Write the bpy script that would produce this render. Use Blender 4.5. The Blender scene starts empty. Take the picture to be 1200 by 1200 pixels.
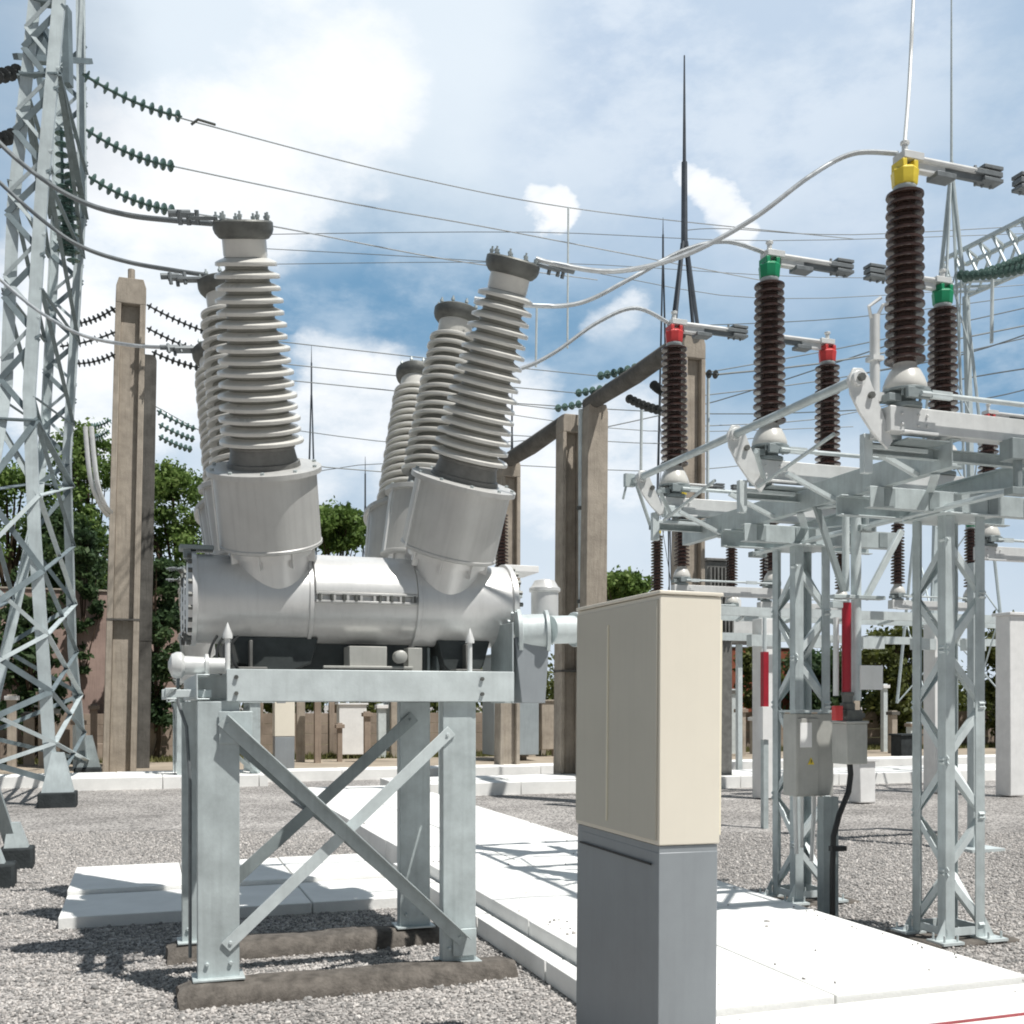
import bpy, bmesh, math, random
import numpy as np
from mathutils import Vector as V, Matrix
random.seed(7); np.random.seed(7)
S = bpy.context.scene; C = S.collection
F, HZ, EYE, G = 1250.0, 824.0, 1.7, -0.12          # lens in photo pixels, horizon, eye height, ground level
TH = 0.333                                         # the yard grid is turned this much
U = V((math.cos(TH), math.sin(TH), 0)); VV = V((-math.sin(TH), math.cos(TH), 0)); Z = V((0, 0, 1))
def W(px, py, d): return V(((px-600)/F*d, d, EYE+(HZ-py)/F*d))
def GP(px, d, z=G): return V(((px-600)/F*d, d, z))
R = math.radians

# ------------------------------------------------------------------ materials
def lin(c):
    return tuple(((x/255)/12.92 if x/255 <= .04045 else ((x/255+.055)/1.055)**2.4) for x in c)
def mat(name, col, rough=.5, metal=0.0, var=.12, scale=6, bump=0.0, bscale=40, spec=.5, streak=0.0, dark=None, coat=0.0):
    m = bpy.data.materials.new(name); m.use_nodes = True
    nt = m.node_tree; N = nt.nodes; Lk = nt.links; b = N['Principled BSDF']
    tc = N.new('ShaderNodeTexCoord')
    n1 = N.new('ShaderNodeTexNoise'); n1.inputs['Scale'].default_value = scale; n1.inputs['Detail'].default_value = 8; n1.inputs['Roughness'].default_value = .65
    Lk.new(tc.outputs['Object'], n1.inputs['Vector'])
    mp = N.new('ShaderNodeMapRange'); mp.inputs['From Min'].default_value = .3; mp.inputs['From Max'].default_value = .7
    mp.inputs['To Min'].default_value = 0; mp.inputs['To Max'].default_value = 1
    Lk.new(n1.outputs['Fac'], mp.inputs['Value'])
    mx = N.new('ShaderNodeMix'); mx.data_type = 'RGBA'
    d = dark or tuple(c*(1-2.2*var) for c in col)
    mx.inputs['A'].default_value = (*[max(0, c) for c in d], 1)
    mx.inputs['B'].default_value = (*[min(1, c*(1+var)) for c in col], 1)
    Lk.new(mp.outputs['Result'], mx.inputs['Factor'])
    out = mx.outputs['Result']
    if streak:
        mpn = N.new('ShaderNodeMapping'); mpn.inputs['Scale'].default_value = (14, 14, .7)
        Lk.new(tc.outputs['Object'], mpn.inputs['Vector'])
        n2 = N.new('ShaderNodeTexNoise'); n2.inputs['Scale'].default_value = 2; n2.inputs['Detail'].default_value = 6
        Lk.new(mpn.outputs['Vector'], n2.inputs['Vector'])
        mr = N.new('ShaderNodeMapRange'); mr.inputs['From Min'].default_value = .5; mr.inputs['From Max'].default_value = .75
        mr.inputs['To Min'].default_value = 0; mr.inputs['To Max'].default_value = streak
        Lk.new(n2.outputs['Fac'], mr.inputs['Value'])
        m2 = N.new('ShaderNodeMix'); m2.data_type = 'RGBA'
        Lk.new(mr.outputs['Result'], m2.inputs['Factor']); Lk.new(out, m2.inputs['A'])
        m2.inputs['B'].default_value = (*[c*.45 for c in col], 1)
        out = m2.outputs['Result']
    Lk.new(out, b.inputs['Base Color'])
    mr2 = N.new('ShaderNodeMapRange'); mr2.inputs['To Min'].default_value = max(.05, rough-.12); mr2.inputs['To Max'].default_value = min(1, rough+.12)
    Lk.new(n1.outputs['Fac'], mr2.inputs['Value']); Lk.new(mr2.outputs['Result'], b.inputs['Roughness'])
    b.inputs['Metallic'].default_value = metal
    b.inputs['Specular IOR Level'].default_value = spec
    b.inputs['Coat Weight'].default_value = coat
    if bump:
        n3 = N.new('ShaderNodeTexNoise'); n3.inputs['Scale'].default_value = bscale; n3.inputs['Detail'].default_value = 5
        Lk.new(tc.outputs['Object'], n3.inputs['Vector'])
        bp = N.new('ShaderNodeBump'); bp.inputs['Strength'].default_value = bump; bp.inputs['Distance'].default_value = .02
        Lk.new(n3.outputs['Fac'], bp.inputs['Height']); Lk.new(bp.outputs['Normal'], b.inputs['Normal'])
    return m

MT = {}
MT['galv'] = mat('galvanised_steel', (.52, .58, .585), .48, .2, .11, 5, .05, 60, streak=.25)
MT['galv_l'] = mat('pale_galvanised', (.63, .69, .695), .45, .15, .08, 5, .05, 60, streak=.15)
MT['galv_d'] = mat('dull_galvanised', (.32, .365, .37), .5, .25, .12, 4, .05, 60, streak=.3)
MT['tower'] = mat('tower_steel', (.55, .62, .635), .5, .15, .10, 3, streak=.2)
MT['tower_d'] = mat('tower_brace_steel', (.20, .25, .27), .55, .2, .15, 3)
MT['alu'] = mat('aluminium_tank', (.72, .72, .71), .33, .30, .04, 3, .02, 80, streak=.14)
MT['can'] = mat('grey_can_paint', (.54, .54, .525), .40, .2, .05, 4, .02, 60, streak=.2)
MT['porc'] = mat('grey_porcelain', (.66, .65, .61), .30, 0, .06, 5, coat=.3)
MT['porc_core'] = mat('shaded_porcelain', (.30, .30, .27), .45, 0, .08, 5)
MT['cast'] = mat('dark_casting', (.15, .155, .145), .5, .35, .18, 8, .1, 60)
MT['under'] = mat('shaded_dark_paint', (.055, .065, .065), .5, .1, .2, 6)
MT['neck'] = mat('neck_grey', (.20, .20, .19), .5, .2, .15, 8, .05)
MT['brown'] = mat('brown_porcelain', (.050, .024, .018), .22, 0, .2, 10, coat=.5)
MT['white'] = mat('white_paint', (.84, .84, .83), .5, 0, .05, 3, .03, streak=.08)
MT['white_m'] = mat('white_metal', (.72, .73, .72), .4, .15, .06, 6, streak=.1)
MT['cream'] = mat('cream_paint', (.80, .745, .635), .38, 0, .02, 1.5, .01, 30, streak=.03)
MT['cream_shade'] = mat('shaded_cream_paint', (.60, .57, .485), .40, 0, .03, 1.2, .01, 30, streak=.05)
MT['cream_edge'] = mat('cream_edge', (.86, .80, .64), .4, 0, .02, 3)
MT['pgrey'] = mat('plinth_grey', (.29, .315, .335), .42, .05, .06, 2, .02, streak=.1)
MT['boxgrey'] = mat('box_grey', (.46, .46, .43), .45, .1, .08, 4, streak=.15)
MT['conc'] = mat('weathered_concrete', (.42, .37, .31), .9, 0, .14, 2.5, .35, 30, spec=.2, streak=.45)
MT['conc_beam'] = mat('dark_beam_concrete', (.135, .13, .12), .9, 0, .2, 2.5, .3, 20, spec=.2, streak=.5)
MT['conc_w'] = mat('white_concrete', (.87, .87, .85), .8, 0, .06, 2.2, .15, 45, spec=.3, dark=(.78, .78, .76))
MT['conc_d'] = mat('footing_concrete', (.15, .135, .12), .95, 0, .25, 11, .5, 45, spec=.2, dark=(.07, .063, .056))
MT['conc_b'] = mat('dark_base_block', (.045, .052, .055), .9, 0, .2, 4, .4, 30, spec=.2)
MT['yellow'] = mat('yellow_paint', (.80, .62, .06), .4, 0, .06, 8)
MT['green'] = mat('green_paint', (.01, .27, .12), .4, 0, .06, 8)
MT['red'] = mat('red_paint', (.60, .055, .055), .4, 0, .06, 8)
MT['dred'] = mat('dark_red_paint', (.36, .015, .03), .35, 0, .08, 6)
MT['black'] = mat('black_rubber', (.012, .014, .015), .5, 0, .1, 8)
MT['glass_i'] = mat('glass_discs', (.10, .17, .15), .25, 0, .15, 8, coat=.4)
MT['dark_i'] = mat('dark_discs', (.05, .055, .055), .4, 0, .15, 8)
MT['cable'] = mat('aluminium_cable', (.55, .58, .60), .4, .4, .08, 20)
MT['cable_d'] = mat('weathered_cable', (.20, .22, .23), .5, .3, .1, 20)
MT['mast'] = mat('mast_steel', (.085, .10, .12), .5, .2, .15, 2)
MT['wallp'] = mat('pinkish_render', (.42, .31, .27), .9, 0, .12, .6, .3, 8, spec=.2, streak=.4)
MT['fence'] = mat('fence_concrete', (.36, .29, .235), .9, 0, .18, .8, .3, 10, spec=.2, streak=.5)
MT['brick'] = mat('red_brown_wall', (.30, .10, .06), .85, 0, .15, 1.5, .3, 12, spec=.2)
MT['bluegrey'] = mat('blue_grey_panel', (.33, .38, .41), .6, 0, .08, 1.2, streak=.3)
MT['bark'] = mat('bark', (.09, .065, .045), .95, 0, .25, 3, .6, 12, spec=.2)
MT['sand'] = mat('sandy_road', (.40, .34, .27), .95, 0, .15, .5, .5, 6, spec=.1)

def mat_leaf(name, cols):
    m = bpy.data.materials.new(name); m.use_nodes = True
    nt = m.node_tree; N = nt.nodes; Lk = nt.links; b = N['Principled BSDF']
    g = N.new('ShaderNodeNewGeometry'); cr = N.new('ShaderNodeValToRGB')
    tc = N.new('ShaderNodeTexCoord'); ns = N.new('ShaderNodeTexNoise'); ns.inputs['Scale'].default_value = .9; ns.inputs['Detail'].default_value = 3
    Lk.new(tc.outputs['Object'], ns.inputs['Vector'])
    ad = N.new('ShaderNodeMath'); ad.operation = 'MULTIPLY_ADD'; ad.inputs[1].default_value = .5; 
    Lk.new(g.outputs['Random Per Island'], ad.inputs[0])
    sb = N.new('ShaderNodeMath'); sb.operation = 'MULTIPLY_ADD'; sb.inputs[1].default_value = 1.6; sb.inputs[2].default_value = -.55
    Lk.new(ns.outputs['Fac'], sb.inputs[0]); Lk.new(sb.outputs[0], ad.inputs[2]); Lk.new(ad.outputs[0], cr.inputs['Fac'])
    cr.color_ramp.elements[0].color = (*cols[0], 1); cr.color_ramp.elements[1].color = (*cols[-1], 1)
    e = cr.color_ramp.elements.new(.5); e.color = (*cols[1], 1)
    Lk.new(cr.outputs['Color'], b.inputs['Base Color']); b.inputs['Roughness'].default_value = .6
    b.inputs['Specular IOR Level'].default_value = .3
    tr = N.new('ShaderNodeBsdfTranslucent'); Lk.new(cr.outputs['Color'], tr.inputs['Color'])
    mx = N.new('ShaderNodeMixShader'); mx.inputs[0].default_value = .38
    Lk.new(b.outputs[0], mx.inputs[1]); Lk.new(tr.outputs[0], mx.inputs[2])
    Lk.new(mx.outputs[0], N['Material Output'].inputs['Surface'])
    return m
MT['leaf'] = mat_leaf('tree_leaves', [(.045, .085, .025), (.15, .24, .06), (.30, .39, .13)])
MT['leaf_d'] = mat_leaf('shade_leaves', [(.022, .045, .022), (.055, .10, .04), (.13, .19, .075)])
MT['leaf_o'] = mat_leaf('olive_leaves', [(.04, .055, .015), (.10, .12, .03), (.18, .19, .06)])
MT['grass'] = mat_leaf('grass_blades', [(.08, .09, .03), (.16, .16, .06), (.26, .24, .11)])

def mat_gravel():
    m = bpy.data.materials.new('gravel_ground'); m.use_nodes = True
    nt = m.node_tree; N = nt.nodes; Lk = nt.links; b = N['Principled BSDF']
    tc = N.new('ShaderNodeTexCoord')
    vo = N.new('ShaderNodeTexVoronoi'); vo.inputs['Scale'].default_value = 38; Lk.new(tc.outputs['Object'], vo.inputs['Vector'])
    bw = N.new('ShaderNodeRGBToBW'); Lk.new(vo.outputs['Color'], bw.inputs[0])
    cr = N.new('ShaderNodeValToRGB'); E_ = cr.color_ramp.elements
    E_[0].position = .15; E_[0].color = (.13, .128, .125, 1); E_[1].position = .9; E_[1].color = (.62, .59, .565, 1)
    e = E_.new(.5); e.color = (.37, .35, .335, 1)
    Lk.new(bw.outputs[0], cr.inputs['Fac'])
    n = N.new('ShaderNodeTexNoise'); n.inputs['Scale'].default_value = .55; n.inputs['Detail'].default_value = 7; n.inputs['Roughness'].default_value = .65
    Lk.new(tc.outputs['Object'], n.inputs['Vector'])
    mr = N.new('ShaderNodeMapRange'); mr.inputs['From Min'].default_value = .3; mr.inputs['From Max'].default_value = .7; mr.inputs['To Min'].default_value = .62; mr.inputs['To Max'].default_value = 1.25
    Lk.new(n.outputs['Fac'], mr.inputs['Value'])
    mx = N.new('ShaderNodeMix'); mx.data_type = 'RGBA'; mx.blend_type = 'MULTIPLY'; mx.inputs['Factor'].default_value = 1
    Lk.new(cr.outputs['Color'], mx.inputs['A']); Lk.new(mr.outputs['Result'], mx.inputs['B'])
    Lk.new(mx.outputs['Result'], b.inputs['Base Color']); b.inputs['Roughness'].default_value = .95; b.inputs['Specular IOR Level'].default_value = .15
    bp = N.new('ShaderNodeBump'); bp.inputs['Strength'].default_value = .9; bp.inputs['Distance'].default_value = .02; bp.invert = True
    Lk.new(vo.outputs['Distance'], bp.inputs['Height']); Lk.new(bp.outputs['Normal'], b.inputs['Normal'])
    return m
MT['gravel'] = mat_gravel()
def mat_stone():
    m = bpy.data.materials.new('gravel_stones'); m.use_nodes = True
    nt = m.node_tree; N = nt.nodes; Lk = nt.links; b = N['Principled BSDF']
    g = N.new('ShaderNodeNewGeometry'); cr = N.new('ShaderNodeValToRGB'); E_ = cr.color_ramp.elements
    E_[0].color = (.22, .215, .21, 1); E_[1].color = (.64, .61, .58, 1)
    e = E_.new(.3); e.color = (.33, .32, .31, 1); e = E_.new(.7); e.color = (.47, .44, .42, 1)
    Lk.new(g.outputs['Random Per Island'], cr.inputs['Fac']); Lk.new(cr.outputs['Color'], b.inputs['Base Color'])
    b.inputs['Roughness'].default_value = .9; b.inputs['Specular IOR Level'].default_value = .2
    return m
MT['stone'] = mat_stone()

# ------------------------------------------------------------------ mesh building
class M:
    def __init__(s, T=None): s.v = []; s.f = []; s.T = T
    def add(s, vs, fs):
        o = len(s.v)
        s.v += [(s.T @ V(p)) if s.T else V(p) for p in vs]
        s.f += [tuple(i+o for i in f) for f in fs]; return s
    def box(s, c, size, ax=None):
        c = V(c); X, Y, Zz = ax or (V((1, 0, 0)), V((0, 1, 0)), V((0, 0, 1)))
        a, b, d = [k/2 for k in size]
        vs = [c+X*(i*a)+Y*(j*b)+Zz*(k*d) for i in (-1, 1) for j in (-1, 1) for k in (-1, 1)]
        return s.add(vs, [(0, 1, 3, 2), (4, 6, 7, 5), (0, 4, 5, 1), (2, 3, 7, 6), (0, 2, 6, 4), (1, 5, 7, 3)])
    def ext(s, prof, p, q, X, Y):
        p = V(p); q = V(q); n = len(prof)
        vs = [p+X*a+Y*b for a, b in prof]+[q+X*a+Y*b for a, b in prof]
        return s.add(vs, [tuple(range(n))[::-1], tuple(range(n, 2*n))]+[(i, (i+1) % n, n+(i+1) % n, n+i) for i in range(n)])
    def frame(s, p, q, up):
        d = (V(q)-V(p)).normalized(); X = d.cross(V(up))
        if X.length < 1e-4: X = d.cross(V((1, 0, 0)))
        X.normalize(); return X, X.cross(d).normalized()
    def bar(s, p, q, w, h, up=(0, 0, 1)):
        X, Y = s.frame(p, q, up); a, b = w/2, h/2
        return s.ext([(-a, -b), (a, -b), (a, b), (-a, b)], p, q, X, Y)
    def angle(s, p, q, w, t, X, Y):      # L profile, corner on p-q, flanges along X and Y
        X = V(X); Y = V(Y)
        return s.ext([(0, 0), (w, 0), (w, t), (t, t), (t, w), (0, w)], p, q, X, Y)
    def chan(s, p, q, h, b, t, X, Y):    # C profile: web in X=0 plane, height h along Y (centred), flanges along +X
        X = V(X); Y = V(Y); k = h/2
        return s.ext([(0, -k), (b, -k), (b, -k+t), (t, -k+t), (t, k-t), (b, k-t), (b, k), (0, k)], p, q, X, Y)
    def tube(s, pts, r, n=8, cap=True):
        pts = [V(p) for p in pts]; m = len(pts); rs = r if isinstance(r, (list, tuple)) else [r]*m
        vs = []; pX = None
        for i in range(m):
            d = (pts[min(i+1, m-1)]-pts[max(i-1, 0)]).normalized()
            if pX is None:
                X = d.cross(Z);
                if X.length < 1e-3: X = d.cross(V((1, 0, 0)))
            else: X = pX-d*pX.dot(d)
            X.normalize(); pX = X; Y = d.cross(X)
            vs += [pts[i]+(X*math.cos(2*math.pi*k/n)+Y*math.sin(2*math.pi*k/n))*rs[i] for k in range(n)]
        fs = [(i*n+k, i*n+(k+1) % n, (i+1)*n+(k+1) % n, (i+1)*n+k) for i in range(m-1) for k in range(n)]
        if cap: fs += [tuple(range(n))[::-1], tuple(range((m-1)*n, m*n))]
        return s.add(vs, fs)
    def lathe(s, prof, base, ax, n=24):   # prof: (radius, distance along ax)
        base = V(base); ax = V(ax).normalized(); X = ax.cross(Z)
        if X.length < 1e-3: X = V((1, 0, 0))
        X.normalize(); Y = ax.cross(X); m = len(prof)
        vs = [base+ax*l+(X*math.cos(2*math.pi*k/n)+Y*math.sin(2*math.pi*k/n))*max(r, 1e-4) for r, l in prof for k in range(n)]
        fs = [(i*n+k, i*n+(k+1) % n, (i+1)*n+(k+1) % n, (i+1)*n+k) for i in range(m-1) for k in range(n)]
        fs += [tuple(range(n))[::-1], tuple(range((m-1)*n, m*n))]
        return s.add(vs, fs)
    def build(s, name, mt, parent=None, local=False, bevel=0.0, sharp=35, label=None, kind=None):
        me = bpy.data.meshes.new(name)
        vs = s.v
        if parent is not None and not local:
            inv = MW[parent].inverted(); vs = [inv @ p for p in vs]
        me.from_pydata([tuple(p) for p in vs], [], s.f)
        bm = bmesh.new(); bm.from_mesh(me); bmesh.ops.recalc_face_normals(bm, faces=bm.faces); bm.to_mesh(me); bm.free()
        me.materials.append(MT[mt] if isinstance(mt, str) else mt)
        me.shade_smooth()
        me.set_sharp_from_angle(angle=R(sharp))
        o = bpy.data.objects.new(name, me); C.objects.link(o)
        if parent is not None: o.parent = parent; MW[o] = MW[parent].copy()
        else: MW[o] = Matrix()
        if bevel:
            b = o.modifiers.new('edge', 'BEVEL'); b.width = bevel; b.segments = 2; b.limit_method = 'ANGLE'; b.angle_limit = R(50); b.harden_normals = False
        if label: o['label'] = label
        if kind: o['kind'] = kind
        return o
def spline(pts, n=10):
    out = []; P = [pts[0]]+list(pts)+[pts[-1]]
    for i in range(1, len(P)-2):
        for k in range(n):
            t = k/n; a, b, c, d = P[i-1], P[i], P[i+1], P[i+2]
            out.append(.5*((2*b)+(-a+c)*t+(2*a-5*b+4*c-d)*t*t+(-a+3*b-3*c+d)*t**3))
    return out+[pts[-1]]
MW = {}
def thing(name, label, cat, loc=(0, 0, 0), rz=0.0, group=None):
    o = bpy.data.objects.new(name, None); C.objects.link(o); o.empty_display_size = .2
    o.location = loc; o.rotation_euler = (0, 0, rz)
    MW[o] = Matrix.Translation(V(loc)) @ Matrix.Rotation(rz, 4, 'Z')
    return tag(o, label, cat, group)
def tag(o, label, cat, group=None):
    o['label'] = label; o['category'] = cat
    if group: o['group'] = group
    return o
def copy_tree(o, parent=None):
    c = o.copy(); C.objects.link(c); c.parent = parent
    for ch in list(o.children): copy_tree(ch, c)
    return c
def recentre(o):                                   # put a one-mesh thing's origin at the bottom centre of its mesh
    me = o.data; n = len(me.vertices); a = np.empty(n*3); me.vertices.foreach_get('co', a); a = a.reshape(-1, 3)
    c = np.array([(a[:, 0].min()+a[:, 0].max())/2, (a[:, 1].min()+a[:, 1].max())/2, a[:, 2].min()])
    me.vertices.foreach_set('co', (a-c).ravel()); me.update(); o.location = c
    return o
def frameT(x, y): return Matrix.Translation((x, y, 0)) @ Matrix.Rotation(TH, 4, 'Z')
eX, eY, eZ = V((1, 0, 0)), V((0, 1, 0)), V((0, 0, 1))
def bolt(m, c, ax, r=.012, l=.015): m.lathe([(r, 0), (r, l)], c, ax, 6)

# ------------------------------------------------------------------ camera, light, sky
cam = bpy.data.cameras.new('camera'); co = bpy.data.objects.new('camera', cam); C.objects.link(co); S.camera = co
co.location = (0, 0, EYE); co.rotation_euler = (R(90), 0, 0)
cam.sensor_width = 36; cam.lens = F/1200*36; cam.shift_y = (HZ-600)/1200; cam.clip_end = 3000; cam.clip_start = .1
SUN = V((.36, -.27, .893)).normalized()
sl = bpy.data.lights.new('sun', 'SUN'); so = bpy.data.objects.new('sun', sl); C.objects.link(so)
sl.energy = 5.0; sl.angle = R(.6); sl.color = (1, .97, .92)
so.rotation_euler = (-SUN).to_track_quat('-Z', 'Y').to_euler()
S.view_settings.view_transform = 'Standard'; S.view_settings.look = 'None'; S.view_settings.exposure = 0
S.cycles.filter_width = 1.9
def build_world():
    w = bpy.data.worlds.new('World'); S.world = w; w.use_nodes = True
    nt = w.node_tree; N = nt.nodes; L = nt.links; N.clear()
    out = N.new('ShaderNodeOutputWorld')
    sky = N.new('ShaderNodeTexSky'); sky.sky_type = 'NISHITA'; sky.sun_disc = False
    sky.sun_elevation = math.asin(SUN.z); sky.sun_rotation = math.atan2(SUN.x, SUN.y)
    b1 = N.new('ShaderNodeBackground'); b1.inputs['Strength'].default_value = .085; L.new(sky.outputs[0], b1.inputs[0])
    tc = N.new('ShaderNodeTexCoord')
    def math_(op, a, b=None, c=None):
        n = N.new('ShaderNodeMath'); n.operation = op; n.use_clamp = False
        for i, x in enumerate((a, b, c)):
            if x is None: continue
            if isinstance(x, (int, float)): n.inputs[i].default_value = x
            else: L.new(x, n.inputs[i])
        return n.outputs[0]
    def vm(op, a, b):
        n = N.new('ShaderNodeVectorMath'); n.operation = op
        for i, x in enumerate((a, b)):
            if isinstance(x, (tuple, V)): n.inputs[i].default_value = tuple(x)
            else: L.new(x, n.inputs[i])
        return n
    def noise(scale, detail, rough=.55, st=(1, 1, 1.8), off=0):
        mp = N.new('ShaderNodeMapping'); mp.inputs['Scale'].default_value = st; mp.inputs['Location'].default_value = (off, off*.7, off*.3)
        L.new(tc.outputs['Generated'], mp.inputs['Vector'])
        n = N.new('ShaderNodeTexNoise'); n.inputs['Scale'].default_value = scale; n.inputs['Detail'].default_value = detail; n.inputs['Roughness'].default_value = rough
        L.new(mp.outputs['Vector'], n.inputs['Vector']); return n
    wob = noise(4.5, 7, .6)
    sub = vm('SUBTRACT', wob.outputs['Color'], (.5, .5, .5)); scl = N.new('ShaderNodeVectorMath'); scl.operation = 'SCALE'; scl.inputs[3].default_value = .11
    L.new(sub.outputs[0], scl.inputs[0]); dirn = vm('ADD', tc.outputs['Generated'], scl.outputs[0])
    nrm = N.new('ShaderNodeVectorMath'); nrm.operation = 'NORMALIZE'; L.new(dirn.outputs[0], nrm.inputs[0]); D = nrm.outputs[0]
    def blobs(lst):
        tot = None
        for px, py, rad, stg in lst:
            d0 = V(((px-600)/F, 1, (HZ-py)/F)).normalized()
            dt = vm('DOT_PRODUCT', D, d0).outputs['Value']
            mr = N.new('ShaderNodeMapRange'); mr.interpolation_type = 'SMOOTHERSTEP'
            mr.inputs['From Min'].default_value = math.cos(rad/F*1.35); mr.inputs['From Max'].default_value = math.cos(rad/F*.15)
            mr.inputs['To Min'].default_value = 0; mr.inputs['To Max'].default_value = stg
            L.new(dt, mr.inputs['Value']); tot = mr.outputs[0] if tot is None else math_('MAXIMUM', tot, mr.outputs[0])
        return tot
    def mixc(f, a, b):
        n = N.new('ShaderNodeMix'); n.data_type = 'RGBA'
        L.new(f, n.inputs['Factor'])
        for nm, x in (('A', a), ('B', b)):
            if isinstance(x, tuple): n.inputs[nm].default_value = (*x, 1)
            else: L.new(x, n.inputs[nm])
        return n.outputs['Result']
    def ramp(x, a, b, c=0, d=1):
        n = N.new('ShaderNodeMapRange'); n.interpolation_type = 'SMOOTHSTEP'
        for k, v in (('From Min', a), ('From Max', b), ('To Min', c), ('To Max', d)): n.inputs[k].default_value = v
        L.new(x, n.inputs['Value']); return n.outputs[0]
    n_big = noise(3.2, 8, .58, (1, 1, 2.2), 1.3); n_fine = noise(9, 9, .62, (1, 1, 2.0), 4.1)
    base = mixc(ramp(n_big.outputs['Fac'], .34, .66), lin((170, 196, 219)), lin((212, 226, 239)))
    grey = blobs([(410, 320, 170, 1.0), (520, 300, 160, .95), (620, 330, 130, .9), (700, 360, 150, .65), (330, 420, 60, .5), (1190, 430, 170, 1.0), (1040, 330, 150, .7), (900, 400, 120, .55), (740, 240, 130, .5), (540, 210, 100, .35), (480, 380, 110, .8), (980, 200, 130, .45),
                  (1130, 120, 190, .4), (900, 150, 120, .3), (250, 470, 40, .4), (640, 430, 100, .55), (880, 470, 120, .45), (420, 560, 80, .5)])
    base = mixc(math_('MULTIPLY', grey, ramp(n_fine.outputs['Fac'], .32, .60, .42, 1)), base, lin((114, 157, 192)))
    light = blobs([(560, 30, 210, .9), (300, 30, 200, .9), (900, 10, 190, .7), (660, 130, 130, .45), (620, 620, 130, .6), (870, 640, 120, .5), (180, 330, 110, .8)])
    base = mixc(light, base, lin((230, 240, 249)))
    wht = blobs([(380, 110, 110, .85), (260, 200, 110, 1), (130, 190, 80, .9), (330, 190, 70, .9), (622, 240, 17, .8), (634, 247, 20, .9), (648, 254, 17, .8), (792, 208, 15, .75), (806, 222, 18, .85), (820, 238, 22, .95), (838, 254, 24, .95), (856, 268, 22, .95), (872, 280, 16, .8),
                 (110, 450, 110, 1), (200, 440, 90, .9), (60, 330, 70, .8), (395, 445, 60, .9), (410, 500, 50, .7), (620, 470, 60, .75), (500, 560, 90, .7), (760, 520, 80, .55), (420, 470, 80, .8), (330, 520, 90, .7), (730, 370, 36, .6), (190, 300, 60, .8), (560, 560, 60, .6), (640, 560, 60, .7)])
    veil = blobs([(820, 90, 170, .9), (1000, 70, 190, .95), (1180, 60, 170, .8), (1090, 210, 130, .7), (700, 190, 110, .6), (930, 260, 110, .5)])
    base = mixc(math_('MULTIPLY', veil, ramp(n_big.outputs['Fac'], .30, .62, .65, 1)), base, mixc(ramp(n_fine.outputs['Fac'], .36, .62), lin((182, 202, 226)), lin((216, 228, 242))))
    n_det = noise(15, 10, .66, (1, 1, 1.6), 7.7)
    nmix = math_('MULTIPLY_ADD', math_('SUBTRACT', n_fine.outputs['Fac'], .5), 1.5, math_('MULTIPLY', math_('SUBTRACT', n_det.outputs['Fac'], .5), .9))
    wm = ramp(math_('ADD', wht, nmix), .22, 1.02)
    wm = math_('MULTIPLY', wm, ramp(wht, .02, .45))
    sep = N.new('ShaderNodeSeparateXYZ'); L.new(D, sep.inputs[0])
    base = mixc(ramp(sep.outputs['Z'], .30, .02, 0, .85), base, lin((214, 225, 236)))
    hol = math_('MULTIPLY', ramp(n_det.outputs['Fac'], .38, .62), .16)
    wm = math_('MULTIPLY', wm, math_('SUBTRACT', 1.0, hol))
    base = mixc(wm, base, (1.0, 1.02, 1.04))
    b2 = N.new('ShaderNodeBackground'); L.new(base, b2.inputs[0])     # unseen sky overhead and behind the viewer is dimmed to cut fill light
    fw = vm('DOT_PRODUCT', tc.outputs['Generated'], V((-.1, 1, .25)).normalized()).outputs['Value']
    L.new(ramp(fw, .46, .88, .32, 1.05), b2.inputs['Strength'])
    clear = blobs([(-30, 60, 130, 1), (-60, 180, 100, .8)])
    base = mixc(math_('MULTIPLY', clear, .9), base, lin((140, 200, 250)))
    cov = math_('SUBTRACT', 1.0, math_('MULTIPLY', clear, .25))
    mx = N.new('ShaderNodeMixShader'); L.new(cov, mx.inputs[0]); L.new(b1.outputs[0], mx.inputs[1]); L.new(b2.outputs[0], mx.inputs[2])
    L.new(mx.outputs[0], out.inputs[0])
build_world()

# ------------------------------------------------------------------ ground
m = M(); m.add([(-400, -60, G), (400, -60, G), (400, 900, G), (-400, 900, G)], [(0, 1, 2, 3)])
m.build('ground', 'gravel', kind='structure')
def ustrip(d0, d1, z, name, mt, s0=-60, s1=90):
    P = [V((0, d0, z))+U*s0, V((0, d0, z))+U*s1, V((0, d1, z))+U*s1, V((0, d1, z))+U*s0]
    m = M(); m.add(P, [(0, 1, 2, 3)]); return m.build(name, mt, kind='structure')
ustrip(28.2, 36.6, G+.004, 'road', 'sand')
ustrip(36.6, 120, G+.006, 'lawn', mat('lawn_ground', (.14, .14, .06), .95, 0, .25, .8, .4, 10, spec=.1))

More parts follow.
